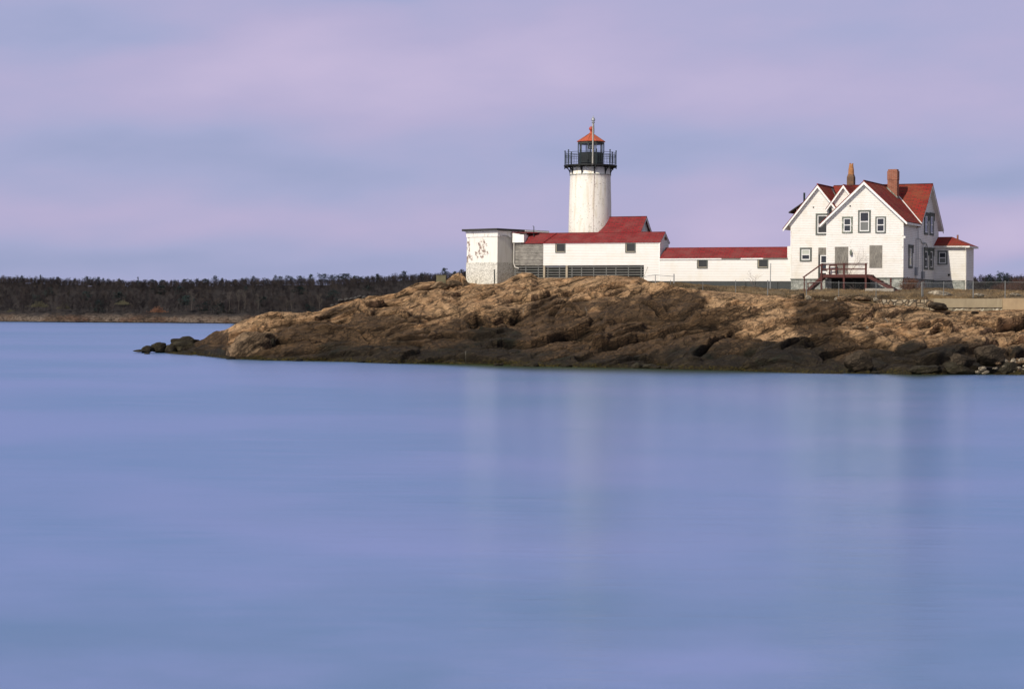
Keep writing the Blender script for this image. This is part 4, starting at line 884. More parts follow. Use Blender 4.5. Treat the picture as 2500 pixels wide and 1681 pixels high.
for p0_, p1_ in (((1702, 630.8), (1727.9, 654.8)), ((1849.5, 630.2), (1875.6, 654.3))):
    a = fr(p0_[0], p0_[1], 0); b = fr(p1_[0], p1_[1], 0); w__ = window(low, LO, 'f', 0, a[0], b[0], b[1], min(a[1], zf-.2), sash=False, glass='glass_b', cw=.10)
    m = MB(); m.box(a[0]+.1, a[0]+.17, -.05, -.003, b[1]+.08, a[1]-.15); m.box(a[0]+.17, b[0]-.1, -.05, -.003, b[1]+.08, b[1]+.15); m.build('sash', 'post', w__, org=LO)
m = MB(); m.box(.1, tr2_, .12, .2, 6.6, 8.305); m.build('foundation', plain('dark_skirting', (.045, .05, .05), .8), low, org=LO)
m = MB(); m.box(te+.3, tr2_-.1, .9, 2.5, 12.05, 12.6); m.build('roof_return', 'roof_low', low, org=LO)
for px in (1820, 1843, 1872, 1898): m = MB(); a = fr(px, 695, 0)[0]; m.box(a-.03, a+.03, .07, .118, 7.2, 8.3); m.build('skirt_batten', 'black', low, org=LO)
# tower entry building behind the passage
NO = (-1, 5, 8.3)
ent = lroot('tower_entry', 'steep red-roofed entry building attached to the right of the lighthouse', 'building', *NO)
dE = 5.3; te1 = fr(1579.3, 528.4, dE)[0]; zEr_ = fr(1579.3, 528.4, dE)[1]; de0 = sd(1565, 566, te1); de1 = sd(1592, 566, te1)
slE = (zEr_-de0[1])/(dE-de0[0]); wE = 2.5
tw0 = fr(1440, 500, dE)[0]
m = MB(); m.ext([(te1-.35, dE-wE+.3, 8), (te1-.35, dE+wE-.3, 8), (te1-.35, dE+wE-.3, zEr_-slE*(wE-.3)-.12), (te1-.35, dE, zEr_-.12), (te1-.35, dE-wE+.3, zEr_-slE*(wE-.3)-.12)], (-(te1-tw0-1), 0, 0)); m.build('wall', 'siding', ent, org=NO)
m = MB()
for s_ in (-1, 1): m.ext([(tw0+.6, dE, zEr_), (te1, dE, zEr_), (te1, dE+s_*wE, zEr_-slE*wE), (tw0+.6, dE+s_*wE, zEr_-slE*wE)], (0, 0, -.08))
m.bar((tw0+1, dE, zEr_+.02), (te1, dE, zEr_+.02), .14, .06); m.build('roof', 'roof_low', ent, org=NO)
m = MB()
for s_ in (-1, 1): m.ext([(te1-.015, dE, zEr_-.085), (te1-.015, dE+s_*wE, zEr_-.085-slE*wE), (te1-.015, dE+s_*wE, zEr_-.3-slE*wE), (te1-.015, dE, zEr_-.32)], (-.08, 0, 0))
m.build('bargeboard', 'peel', ent, org=NO)
# ---------------------------------------------------------------- lighthouse
tc = lw(tw0, dE); YT = tc.y; s = YT/F
bx_ = ab(1440.3, 560); base = Vector((bx_[0]*s, YT, 0))
zz = lambda py: CH+ab(1441, py)[1]*s
light = empty('lighthouse', 'white whitewashed round lighthouse tower with black gallery and orange lantern roof', 'lighthouse', (base.x, base.y, 8.2))
LH = (base.x, base.y, 8.2)
def lb(m, name, mat, parent=None, **k): return m.build(name, mat, parent or light, **k)
Z = lambda py: zz(py)-8.2
rb = 52.3*s; rt = 49.6*s
m = MB(); m.lathe([(rb*1.02, -.6), (rb, Z(560)), (rb*.985, Z(500)), (rt*1.005, Z(440)), (rt*1.0, Z(429.5)), (rt*1.012, Z(428.5)), (rt*1.012, Z(427)), (rt*.99, Z(426)), (rt*.975, Z(410))], 72); tw = lb(m, 'tower', 'tower', smooth=True)
m = MB(); m.lathe([(rt*1.0, Z(428.8)), (rt*1.028, Z(428.5)), (rt*1.028, Z(427.2)), (rt*1.0, Z(426.9))], 64); m.build('band', 'casing_w', tw)
m = MB(); m.bar((.35, -rt-.02, Z(425)), (.30, -rb-.02, 2), .03, .02); m.build('seam_cable', 'rust', tw)
# roof flashing stepping down the tower where the entry roof meets it
rg = 65*s; nseg = 10; ph = math.radians(-90+9)
m = MB(); m.lathe([(rt*.9, Z(409.5)), (rg*.99, Z(407)), (rg, Z(406.8)), (rg, Z(404.2)), (rt*.5, Z(404))], 40); deck = lb(m, 'gallery_deck', 'black')
for kx in range(nseg):                 # curved brackets
    a = ph+2*math.pi*kx/nseg; c_, s__ = math.cos(a), math.sin(a); m = MB(); P3 = lambda r, z: (r*c_, r*s__, z)
    arc = [(rt*1.0+(rg-rt-.12)*(1-math.cos(u)), Z(426)+(Z(409)-Z(426))*math.sin(u)) for u in np.linspace(0, math.pi/2, 8)]
    for i in range(7): m.bar(P3(*arc[i]), P3(*arc[i+1]), .11, .12)
    m.bar(P3(rt*.99, Z(427)), P3(rt*.99, Z(407)), .13, .1); m.bar(P3(rt, Z(408)), P3(rg-.05, Z(408)), .11, .12); m.bar(P3(rg-.09, Z(406)), P3(rg-.09, Z(413)), .11, .11)
    lb(m, 'bracket', 'black')
rail = None; rr = rg-.12
m = MB()
def ring(m, z, r_, w): 
    N = 40
    for i in range(N):
        a = 2*math.pi*i/N; b = 2*math.pi*(i+1)/N; m.bar((r_*math.cos(a), r_*math.sin(a), z), (r_*math.cos(b), r_*math.sin(b), z), w, w)
zt_, zq, zmid, zlow = Z(374), Z(379), Z(383.5), Z(400)
ring(m, zt_, rr, .045); ring(m, zq, rr, .05); ring(m, zmid, rr, .03); ring(m, zlow, rr, .035); rail = lb(m, 'railing', 'iron')
for kx in range(nseg):
    a = ph+2*math.pi*kx/nseg+math.radians(2); m = MB(); m.tube([(rr*math.cos(a), rr*math.sin(a), Z(404.3)), (rr*math.cos(a), rr*math.sin(a), Z(371.5))], .055, 6)
    m.lathe([(.03, 0), (.09, .06), (.07, .16), (.02, .2)], 8, (rr*math.cos(a), rr*math.sin(a), Z(371.5))); m.build('post', 'iron', rail)
m = MB()
for i in range(80):
    a = 2*math.pi*i/80
    m.bar((rr*math.cos(a), rr*math.sin(a), zlow), (rr*math.cos(a), rr*math.sin(a), zq), .024)
ba = m.build('balusters', 'iron', rail); ba['kind'] = 'stuff'
# lantern
cxl = (1441.5-1440.3)*s; rl = 31.3*s; N8 = 10; pl_ = math.radians(-90-18+2)
m = MB(); m.lathe([(rl, Z(404.2)), (rl, Z(374.8)), (rl*1.03, Z(374.6)), (rl*1.03, Z(373.4)), (rl*.9, Z(373.2))], N8, (cxl, 0, 0), pl_); lb(m, 'lantern_wall', 'black')
m = MB()
for i in range(N8):
    a = pl_+2*math.pi*i/N8; q0 = (cxl+rl*math.cos(a), rl*math.sin(a)); m.bar((*q0, Z(373.5)), (*q0, Z(350)), .11)
m.lathe([(rl*1.0, Z(352.5)), (rl*1.03, Z(352)), (rl*1.03, Z(347.5)), (rl*.93, Z(347.3)), (rl*.93, Z(352.5))], N8, (cxl, 0, 0), pl_); lb(m, 'lantern_frame', plain('lantern_frame_paint', (.04, .045, .035), .5))
m = MB(); r_ = rl*.975
for i in range(N8):
    a = pl_+2*math.pi*i/N8; b = pl_+2*math.pi*(i+1)/N8
    m.add([(cxl+r_*math.cos(a), r_*math.sin(a), Z(373)), (cxl+r_*math.cos(b), r_*math.sin(b), Z(373)), (cxl+r_*math.cos(b), r_*math.sin(b), Z(352)), (cxl+r_*math.cos(a), r_*math.sin(a), Z(352))], [(0, 1, 2, 3)])
lb(m, 'lantern_glass', 'clear')
m = MB(); re_ = 35*s; m.lathe([(re_*.96, Z(347.2)), (re_, Z(346.6)), (re_*1.0, Z(345.6)), (re_*.95, Z(344.6)), (re_*.16, Z(327)), (re_*.11, Z(324)), (re_*.07, Z(321.5)), (re_*.07, Z(319))], N8, (cxl, 0, 0), pl_); lr = lb(m, 'lantern_roof', 'orange')
m = MB()
for i in range(N8):
    a = pl_+2*math.pi*i/N8; m.bar((cxl+re_*.98*math.cos(a), re_*.98*math.sin(a), Z(345.3)), (cxl+re_*.14*math.cos(a), re_*.14*math.sin(a), Z(326)), .035)
m.build('seams', 'rust', lr)
m = MB(); pr = [(math.sin(u)*5.5*s, -math.cos(u)*5.5*s) for u in np.linspace(.15, math.pi-.1, 10)]; m.lathe(pr, 16, (cxl, 0, Z(314.5))); m.lathe([(.11, 0), (.16, .05), (.11, .1)], 12, (cxl, 0, Z(322.3))); m.tube([(cxl, 0, Z(310)), (cxl, 0, Z(307.5))], .03, 6); m.build('finial_ball', plain('red_finial', (.34, .06, .035), .55), lr, smooth=True)
m = MB(); m.lathe([(.12, Z(374)-Z(374)), (.10, .45), (.30, .5), (.34, .65), (.34, 1.05), (.30, 1.15), (.2, 1.2), (.18, 1.35), (.05, 1.4)], 16, (cxl-.08, 0, Z(374))); lb(m, 'beacon', 'lens')
# mast on the gallery
mx_ = (1443.3-1440.3)*s; my = -rr+.05
sm = (YT+my)/F; zM = lambda py: CH+ab(1444, py)[1]*sm-8.2
m = MB(); m.tube([(mx_, my, zM(403.5)), (mx_+.02, my, zM(299))], [.10, .09], 8); ms = lb(m, 'mast', 'steel')
m = MB(); m.lathe([(.18, 0), (.2, .07), (.13, .1), (.13, .22), (.22, .25), (.23, .32), (.19, .4), (.17, .52), (.10, .6), (.05, .66), (.02, .84)], 12, (mx_+.03, my, zM(300))); m.build('lamp', 'galv', ms)
m = MB(); m.tube([(mx_+.1, my, zM(300)), (mx_+.14, my, zM(320)), (mx_+.10, my, zM(330))], .03, 5)
for py in (348, 378): m.box(mx_-.22, mx_+.22, my-.03, my+.05, zM(py)-.05, zM(py)+.05)
m.build('conduit', 'iron', ms)
# ---------------------------------------------------------------- old square building, turned 48 degrees
near = W(1214, 690, 231.0); ang = math.radians(-(90-48.0))
BO = Vector((near.x, near.y, zat(1214, 692, 231)))
blkr = empty('square_building', 'old square whitewashed brick building with flaking walls and flat roof left of the passage', 'building', BO, math.radians(-42))
# local: x along the left face direction reversed (towards near corner is 0), y back
w_l, w_r = 4.75, 8.2
HB = zat(1214, 557, 231)-BO.z
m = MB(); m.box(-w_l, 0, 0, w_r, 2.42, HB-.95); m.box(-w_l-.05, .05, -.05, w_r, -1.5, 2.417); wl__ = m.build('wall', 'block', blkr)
m = MB(); m.box(-w_l-.06, .06, -.06, w_r, HB-.947, HB-.40); m.box(-w_l-.16, .16, -.16, w_r, HB-.397, HB-.26); m.build('cornice', 'peel', blkr)
m = MB(); m.box(-w_l-.42, .30, -.42, w_r+.3, HB-.256, HB-.02); rf = m.build('roof', 'darkroof', blkr)
m = MB(); m.box(.303, .34, 4.3, w_r+.28, HB-.24, HB-.05); m.build('flashing', 'white', rf)
m = MB(); m.tube([(-.35, -.12, -.2), (-.35, -.12, 1.6)], .05, 6); m.build('pipe', 'iron', blkr)
m = MB(); m.tube([(-.3, -.09, -.3), (-.3, -.09, -.3)], .01, 4)
m = MB(); m.tube([(-3.2, -.1, -.3), (-3.2, -.1, .35)], .04, 6); m.build('stub_pipe', 'iron', blkr)
m = MB(); m.tube([(.10, .6, HB-.8), (.12, 1.6, HB-.82), (.2, 2.2, HB-1.35), (.25, 2.7, HB-1.6)], .035, 5); m.build('cable', 'galv', blkr)
# ---------------------------------------------------------------- fences
def fence(name, label, pts, Hh, posts_px=None, pr_=.045):
    """pts: (px, top py, bottom py, Y)"""
    q0 = W(pts[0][0], pts[0][2], pts[0][3]); root = empty(name, label, 'fence', q0)
    tops = [W(p_[0], p_[1], p_[3])-q0 for p_ in pts]; bots = [W(p_[0], p_[2], p_[3])-q0 for p_ in pts]
    for a, b, p_ in zip(bots, tops, pts):
        r_ = p_[4] if len(p_) > 4 else .03
        m = MB(); m.tube([(b.x, b.y, a.z-.3), (b.x, b.y, b.z+.04)], r_, 8); m.lathe([(r_*1.2, 0), (r_*1.1, .06), (.01, .12)], 8, (b.x, b.y, b.z+.03)); m.build('post', 'fencegrey', root)
    m = MB()
    for a, b in zip(tops[:-1], tops[1:]): m.tube([a, b], .022, 6)
    m.build('top_rail', 'fencegrey', root)
    vs = []; fs = []; uvs = []; L = 0
    for i in range(len(pts)-1):
        k = len(vs); d = (tops[i+1]-tops[i]).length
        vs += [bots[i], bots[i+1], tops[i+1], tops[i]]; fs.append((k, k+1, k+2, k+3)); h0 = tops[i].z-bots[i].z; h1 = tops[i+1].z-bots[i+1].z
        uvs += [(L, 0), (L+d, 0), (L+d, h1), (L, h0)]; L += d
    me = bpy.data.meshes.new('wire_mesh'); me.from_pydata(vs, [], fs); u = me.uv_layers.new(name='UVMap')
    for i, x in enumerate(uvs): u.data[i].uv = x
    finish('wire_mesh', me, 'link', root); return root
fence('chain_link_fence', 'long grey chain-link fence along the edge of the rocks', [
    (1594, 687, 704, 219), (1637, 686.5, 706, 215.5), (1716, 689, 710, 210), (1796, 687, 714, 206), (1874.5, 687, 722, 202.5, .05), (1969, 688, 722, 199, .04), (2048, 689.5, 723, 198), (2139, 711, 730, 197.5, .03)][:7]+[(2139, 691, 731, 197.5, .03), (2251, 691.5, 731, 197.3, .065)], 1.3)
fence('chain_link_fence', 'chain-link fence standing on the concrete wall right of the house', [
    (2254, 690.5, 730, 197.4, .03), (2304, 690.5, 729, 197.4), (2376, 689, 729, 197.4, .05), (2454, 688.5, 729, 197.4, .045), (2540, 689, 729, 197.4), (2640, 690, 729, 197.4)], 1.6)
# rustic pipe gate rail left of the mound
qg = W(1640, 705, 221); gt = empty('pipe_railing', 'low curved pipe railing against the white passage wall', 'railing', qg)
m = MB()
for px, a_, b_ in ((1600, 671.5, 700), ): m.tube([W(px, b_, 221)-qg, W(px, a_, 221)-qg], .04, 6)
m.build('post', 'galv', gt)
m = MB(); m.tube([W(1645.5, 700, 221)-qg, W(1645.5, 668.5, 221)-qg], .06, 6); m.build('post', 'galv', gt)
m = MB(); m.tube([W(p_, q__, 221)-qg for p_, q__ in ((1572, 676), (1585, 673), (1600, 671), (1620, 672.5), (1645, 674.5))], .03, 6); m.build('top_rail', 'galv', gt)
m = MB(); a = W(1880.5, 706, 216); m.tube([(0, 0, -.3), (0, 0, 1.0)], .06, 8); m.tube([(0, 0, 1.0), (.03, 0, 2.75)], .045, 8); o = m.build('pole', 'galv'); o.location = a; tag(o, 'thin grey pole standing in front of the low passage wall', 'pole')
m = MB(); a = W(1560, 684, 222.5); m.tube([(0, 0, -.4), (.6, 0, .55), (.95, .2, 1.45)], .035, 6); o = m.build('brace_rod', 'steel'); o.location = a; tag(o, 'slanting steel rod in front of the slatted skirt', 'rod')
# ---------------------------------------------------------------- retaining walls
t = NT('field_stone_masonry'); P_ = t.coord('Object', (1, 1, 1.25))
v1 = t.n('ShaderNodeTexVoronoi', feature='DISTANCE_TO_EDGE', i_Vector=P_, i_Scale=1.9); v2 = t.n('ShaderNodeTexVoronoi', i_Vector=P_, i_Scale=1.9)
sc_ = t.n('ShaderNodeSeparateColor', i_Color=v2.outputs[1])
c = t.ramp(sc_.outputs[0], [(.0, (.22, .15, .085, 1)), (.4, (.32, .25, .16, 1)), (.7, (.40, .34, .24, 1)), (1., (.20, .17, .13, 1))])
c = t.mix(t.math('MULTIPLY', t.noise(P_, 4, 5), .5), c, (.12, .09, .06, 1)); c = t.mix(t.step(v1.outputs[0], .05, .01), c, (.06, .048, .034, 1))
t.bsdf(c, .9, 0, t.bump(t.step(v1.outputs[0], 0, .12), 1., .15)); M['masonry'] = t.m
t = NT('masonry_mortared'); P_ = t.coord('Object', (1, 1, 1.25))
v1 = t.n('ShaderNodeTexVoronoi', feature='DISTANCE_TO_EDGE', i_Vector=P_, i_Scale=1.1); v2 = t.n('ShaderNodeTexVoronoi', i_Vector=P_, i_Scale=1.1); sc_ = t.n('ShaderNodeSeparateColor', i_Color=v2.outputs[1])
c = t.ramp(sc_.outputs[0], [(.0, (.17, .15, .10, 1)), (.5, (.26, .23, .16, 1)), (1., (.33, .27, .18, 1))]); c = t.mix(t.math('MULTIPLY', t.noise(P_, 3, 6, .7), .6), c, (.12, .09, .05, 1)); c = t.mix(t.math('MULTIPLY', t.step(v1.outputs[0], .06, .01), t.step(t.noise(P_, .6, 2), .4, .55)), c, (.55, .50, .38, 1))
t.bsdf(c, .9, 0, t.bump(t.step(v1.outputs[0], 0, .12), .5, .1)); M['mortared'] = t.m
def wallmesh(name, px0, px1, pt, pb_, Y, th, mat, parent=None, seed=1, rough=.12, org=None):
    n_ = int((px1-px0)/3); vs = []; fs = []
    org = org or W((px0+px1)/2, pb_, Y)
    for i in range(n_+1):
        px = px0+(px1-px0)*i/n_
        tp_ = pt(px) if callable(pt) else pt
        zt__ = tp_+rough*14*float(vnoise(np.array([px*.13]), np.array([1.5]), seed)[0])
        d_ = rough*float(vnoise(np.array([px*.2]), np.array([4.5]), seed)[0])
        for py, Yo in ((pb_+8, -.12), ((zt__+pb_)/2, -.04+d_), (zt__, d_), (zt__, th), (pb_+8, th)):
            q_ = W(px, py, Y+Yo) if Yo < th-.01 else Vector((W(px, py, Y).x, Y+Yo, W(px, py, Y).z)); vs.append(q_-org)
    for i in range(n_):
        for j in range(4): a = i*5+j; fs.append((a, a+5, a+6, a+1))
    fs += [tuple(range(5)), tuple(range(n_*5+4, n_*5-1, -1))]
    m = MB(); m.add(vs, fs); o = m.build(name, mat, parent); 
    if parent is None: o.location = org
    return o
o = wallmesh('stone_wall', 2143, 2288, lambda x: 731+.0*x, 749, 195.3, 1.7, 'masonry', seed=3, rough=.2); tag(o, 'low rubble wall of fitted tan stones below the grass and right stairs', 'wall')
og = W(2420, 757, 196.2); cw_ = empty('concrete_wall', 'weathered retaining wall with concrete cap over mortared stones at far right', 'wall', og)
wallmesh('stonework', 2286, 2720, 742, 760, 195.08, .9, 'mortared', cw_, 5, .15, og)
wallmesh('concrete_cap', 2280, 2447, 728.6, 742.5, 195.05, 2.4, plain('tan_concrete', (.27, .22, .14), .9, .25, 1.2), cw_, 6, .04, og)
wallmesh('concrete_pier', 2448, 2720, 727.5, 751, 194.95, 2.5, plain('rusty_concrete', (.33, .24, .14), .9, .3, 1.0), cw_, 7, .04, og)
# ---------------------------------------------------------------- shrubs
def shrub(name, label, cat, loc, h, mat, n=9, spread=.5, seed=1, leaves=0, lm=None, group=None):
    r_ = random.Random(seed); m = MB(); tips = []
    def grow(p_, d, L, rad, lev):
        pts = [p_]; 
        for i in range(3):
            d = (d+Vector((r_.gauss(0, .22), r_.gauss(0, .22), r_.gauss(.02, .12)))).normalized(); pts.append(pts[-1]+d*L/3)
        m.tube(pts, [rad*(1-.18*i) for i in range(4)], 3, False); tips.append(pts[-1])
        if lev:
            for i in range(r_.choice((2, 3))): grow(pts[r_.choice((1, 2, 3))], (d+Vector((r_.gauss(0, .6), r_.gauss(0, .6), r_.gauss(.1, .3)))).normalized(), L*r_.uniform(.5, .75), rad*.6, lev-1)
    root = empty(name, label, cat, loc, 0, group)
    for i in range(n): grow(Vector((r_.gauss(0, spread*.3), r_.gauss(0, spread*.3), -.1)), Vector((r_.gauss(0, spread), r_.gauss(0, spread), 1)).normalized(), h*r_.uniform(.4, .75), .018, 3)
    m.build('branches', mat, root)
    if leaves:
        l = MB()
        for i in range(leaves):
            c_ = r_.choice(tips)+Vector((r_.gauss(0, .12), r_.gauss(0, .12), r_.gauss(-.1, .15)))
            a = Vector((r_.gauss(0, 1), r_.gauss(0, 1), r_.gauss(0, 1))).normalized()*.07; b = a.cross(Vector((r_.random(), r_.random(), r_.random()))).normalized()*.05
            l.add([c_-a, c_+b, c_+a], [(0, 1, 2)])
        l.build('leaves', lm, root)
    return root
a = fr(2072, 668, dF-.7); shrub('bare_shrub', 'leafless shrub growing behind the porch railing against the house', 'shrub', lw(a[0], dF-.7, zD-.1), 3.0, 'twig', 5, .35, 3)
a = fr(2092, 715, dF-1.0); shrub('bare_shrub', 'tangled bare shrub under the red porch', 'shrub', lw(a[0], dF-1.0, 6.9), 1.6, 'twig', 6, .5, 4)
a = W(1838, 706, 217.5); shrub('bare_shrub', 'thin bare shrub in front of the low passage', 'shrub', (a.x, a.y, 7.5), 2.0, 'twig', 5, .3, 5)
a = sd(2219, 700, tR+.8); shrub('brown_bush', 'reddish brown dead bush at the corner foundation of the house', 'bush', lw(tR+.9, a[0], 7.2), 1.3, 'brownbush', 18, .6, 6, 2600, 'brownbush')
# ---------------------------------------------------------------- far shore
fp = np.linspace(-900, 3900, 900); fy = np.concatenate([np.linspace(0, 30, 40), np.linspace(34, 260, 50), [400, 900]])
# tree-top skyline -> ground height
SK = np.array([(-500, 676), (20, 675), (140, 680), (260, 685), (500, 685), (560, 683), (650, 681), (800, 681), (900, 675), (1000, 669), (1100, 664), (1140, 662), (1300, 655), (2200, 664), (2380, 674), (2500, 672), (3000, 668)], float)
sh0 = 833.0
def ysh(px): return np.where(px < 1600, -CH*F/(-(788.5-768)+(px-1250)*math.sin(RHO)-0.0), 640.) if False else 845+fbm(px*.006, px*0+2.2, 3, 77)*18+0*px
def fz(px, dy):
    Yr = ysh(px)+110
    top = CH+((768-np.interp(px, SK[:, 0], SK[:, 1]))+(px-1250)*math.sin(RHO))/F*Yr-3.0
    k = np.clip(dy/12, 0, 1); k2 = np.clip((dy-14)/98, 0, 1); k2 = k2*k2*(3-2*k2)
    return -1.5+k*5.2+(top-3.7)*k2
FP = np.repeat(fp[None, :], len(fy), 0); FD = np.repeat(fy[:, None], len(fp), 1); FY = ysh(FP)+FD-4
FZ = fz(FP, FD)+fbm(FP*.06, FD*.3, 4, 80)*np.where(FD < 34, 1.6, 1.5)
t = NT('far_shore'); P_ = t.n('ShaderNodeNewGeometry').outputs['Position']; sz = t.n('ShaderNodeSeparateXYZ', i_Vector=P_).outputs[2]
n = t.noise(P_, .12, 5, .65); n2 = t.noise(t.n('ShaderNodeMapping', i_Vector=P_, i_Scale=(1, .5, 2)).outputs[0], .9, 5, .7)
c = t.mix(t.step(n, .4, .6), (.075, .040, .026, 1), (.070, .052, .036, 1)); c = t.mix(t.step(n2, .50, .68), c, (.12, .092, .07, 1)); c = t.mix(t.math('MULTIPLY', t.step(t.noise(P_, .05, 4), .5, .6), .7), c, (.15, .12, .095, 1)); c = t.mix(t.step(n2, .52, .40), c, (.035, .026, .02, 1))
c = t.mix(t.step(t.math('ADD', sz, t.math('MULTIPLY', n2, .5)), .75, .5), c, (.015, .014, .014, 1))
c = t.mix(t.step(t.math('ADD', sz, t.math('MULTIPLY', n, 4.)), 3.9, 5.8), c, (.030, .026, .025, 1)); t.bsdf(c, .95, 0, t.bump(n2, .8, .6), .1); M['fshore'] = t.m
o = fast_mesh('far_hillside', np.stack([(FP-1250)/F*FY, FY, FZ], -1).reshape(-1, 3), gridq(*FP.shape), 'fshore'); tag(o, kind='structure')
# bare woods
def tree_tris(seed, h=10., lo=.3):
    r_ = np.random.RandomState(seed); tr = []
    def sliver(a, b, w):
        d = b-a; s_ = np.cross(d, [0, 1, .2]); s_ = s_/(np.linalg.norm(s_)+1e-6)*w
        tr.append([a-s_, a+s_, b])
    top = np.array([r_.normal(0, .3), r_.normal(0, .3), h*.95]); sliver(np.array([0., 0, -1]), top, .13)
    for i in range(11):
        f_ = r_.uniform(lo, .9); a = top*f_; an_ = r_.rand()*6.28; L = h*r_.uniform(.22, .40)*(1.2-f_*.6)
        b = a+np.array([math.cos(an_)*L*.7, math.sin(an_)*L*.7, L*.75]); sliver(a, b, .07)
        for j in range(7):
            c_ = a+(b-a)*r_.uniform(.3, 1); e = c_+np.array([r_.normal(0, .8), r_.normal(0, .8), r_.uniform(.4, 1.5)]); sliver(c_, e, .05)
            for k_ in range(2): sliver(e*.7+c_*.3, e+np.array([r_.normal(0, .5), r_.normal(0, .5), r_.uniform(.1, .8)]), .045)
    return np.array(tr)
TT = [tree_tris(i) for i in range(7)]; TB_ = [tree_tris(i+20, 10., .0) for i in range(5)]
allv = []; cols = []
def put_trees(n_, px0, px1, d0, d1, pw_=1., hs=(.75, 1.15), lib=TT):
    for i in range(n_):
        px = random.uniform(px0, px1); dy = d0+(d1-d0)*random.random()**pw_
        Y = float(ysh(np.array([px]))[0])+dy-4; z = float(fz(np.array([px]), np.array([dy]))[0]); T = lib[random.randrange(len(lib))]; a = random.random()*6.28; s_ = random.uniform(*hs)*(1-.45*min(1, dy/110))
        Rm = np.array([[math.cos(a), -math.sin(a), 0], [math.sin(a), math.cos(a), 0], [0, 0, 1]])
        allv.append((T@Rm.T)*s_+np.array([(px-1250)/F*Y, Y, z])); cols.append(np.full((len(T)*3,), random.random()))
put_trees(500, -500, -60, 17, 126, 1., (.42, .66)); put_trees(450, 2620, 3400, 17, 126, 1., (.42, .66)); put_trees(450, 1300, 2300, 60, 126, 1., (.42, .66)); put_trees(2400, -60, 1300, 17, 108, 1., (.42, .66)); put_trees(260, -60, 1300, 10, 22, 1, (.2, .4)); put_trees(600, 2300, 2620, 14, 108, 1., (.42, .66)); put_trees(3400, -60, 1300, 84, 128, 1., (.34, .56), TB_); put_trees(800, 2300, 2620, 84, 128, 1., (.34, .56), TB_)
V = np.concatenate(allv).reshape(-1, 3); cl = np.concatenate(cols)
t = NT('winter_woods'); at = t.n('ShaderNodeAttribute', attribute_name='zone'); sp = t.n('ShaderNodeSeparateColor', i_Color=at.outputs[0])
t.bsdf(t.ramp(sp.outputs[0], [(0., (.024, .022, .024, 1)), (.5, (.036, .030, .031, 1)), (.92, (.046, .038, .036, 1)), (1., (.075, .062, .052, 1))]), .95, spec=.02); M['woods'] = t.m
wo_ = fast_mesh('bare_woods', V, np.arange(len(V)).reshape(-1, 3), 'woods', False, np.stack([cl, cl, cl, cl*0+1], -1)); tag(wo_, 'dark leafless winter woods covering the hill across the water', 'woods', kind='stuff')
# dense inner mass of the woods (twig canopy seen as one haze of branches)
def pine_mesh(seed, kind):
    r_ = np.random.RandomState(seed); m = MB(); h = 1.
    for i in range(0, 46):
        if kind == 0:      # broad flat-topped pitch pine
            z = r_.uniform(.45, 1.0); rad = .42*(1-abs(z-.72)*1.6)*r_.uniform(.2, 1); fl = .07
        elif kind == 1:    # spire
            z = r_.uniform(.25, 1.0); rad = .30*(1.02-z)*r_.uniform(.4, 1)+.02; fl = .05
        else:              # rounded
            z = r_.uniform(.35, 1.0); rad = .36*math.sqrt(max(0, 1-((z-.66)/.36)**2))*r_.uniform(.2, 1); fl = .09
        a = r_.rand()*6.28; c_ = Vector((math.cos(a)*rad, math.sin(a)*rad, z))
        for j in range(9):
            d = Vector((r_.normal(0, .075), r_.normal(0, .075), r_.normal(0, fl*.45))); e = Vector((r_.normal(0, 1), r_.normal(0, 1), r_.normal(0, .5))).normalized()*.05; g_ = e.cross(Vector((r_.rand(), r_.rand(), r_.rand()))).normalized()*.04
            m.add([c_+d-e, c_+d+g_, c_+d+e], [(0, 1, 2)])
    me = m.build('crown', 'pine'); mesh1 = me.data; bpy.data.objects.remove(me)
    m = MB(); m.tube([(0, 0, -.1), (.01, 0, .5), (0, .01, .95)], [.022, .016, .004], 5); me = m.build('trunk', 'bark'); mesh2 = me.data; bpy.data.objects.remove(me)
    return mesh1, mesh2
PM = [pine_mesh(i, i % 3) for i in range(6)]
def pine(px, top, wpx, kind, label, group, dy=112, hpx=44, name='pine_tree'):
    Y = float(ysh(np.array([float(px)]))[0])+dy-4; s_ = Y/F; q_ = W(px, top, Y); h = hpx*s_
    r_ = empty(name, label, 'tree', (q_.x, Y, q_.z-h), random.random()*6, group)
    a, b = PM[kind]
    for nm, me in (('crown', a), ('trunk', b)):
        o = bpy.data.objects.new(nm, me); COL.objects.link(o); o.parent = r_; o.scale = (wpx*s_/.62, wpx*s_/.62, h)
G_ = 'pines along the far wooded skyline'
for px, top, w_, k in [(53, 671.5, 9, 1), (141, 675, 14, 2), (182, 677, 8, 4), (213, 674, 17, 2), (227, 675, 14, 0), (241, 675.5, 11, 2), (252, 678, 8, 2), (265, 678, 8, 4), (291, 679, 9, 1), (300, 681, 10, 0), (372, 680, 13, 3), (396, 681, 14, 3), (427, 681, 9, 4),
                      (451, 679, 11, 3), (465, 678.5, 12, 0), (482, 678, 10, 4), (500, 678, 17, 3), (542, 678, 9, 2), (573, 680, 11, 3), (592, 677, 9, 4), (601, 675, 9, 0), (619, 673, 11, 2), (652, 676, 11, 0), (672, 671, 9, 1), (682, 672, 13, 3), (703, 670, 14, 5), (714, 673, 10, 0),
                      (735, 671, 15, 3), (782, 665, 12, 0), (795, 666, 14, 3), (811, 669, 12, 5), (826, 668, 14, 0), (838, 666, 16, 3), (850, 667, 14, 2), (868, 671, 14, 3), (881, 672, 12, 0), (898, 673, 9, 2), (1030, 665, 12, 3), (1110, 660, 9, 3), (1128, 657, 14, 2), (1138, 659, 10, 0)]:
    pine(px, top+2.5, w_*1.35, k if k % 3 != 1 else k+1, 'small dark pine rising from the skyline of the far woods', G_, hpx=32)
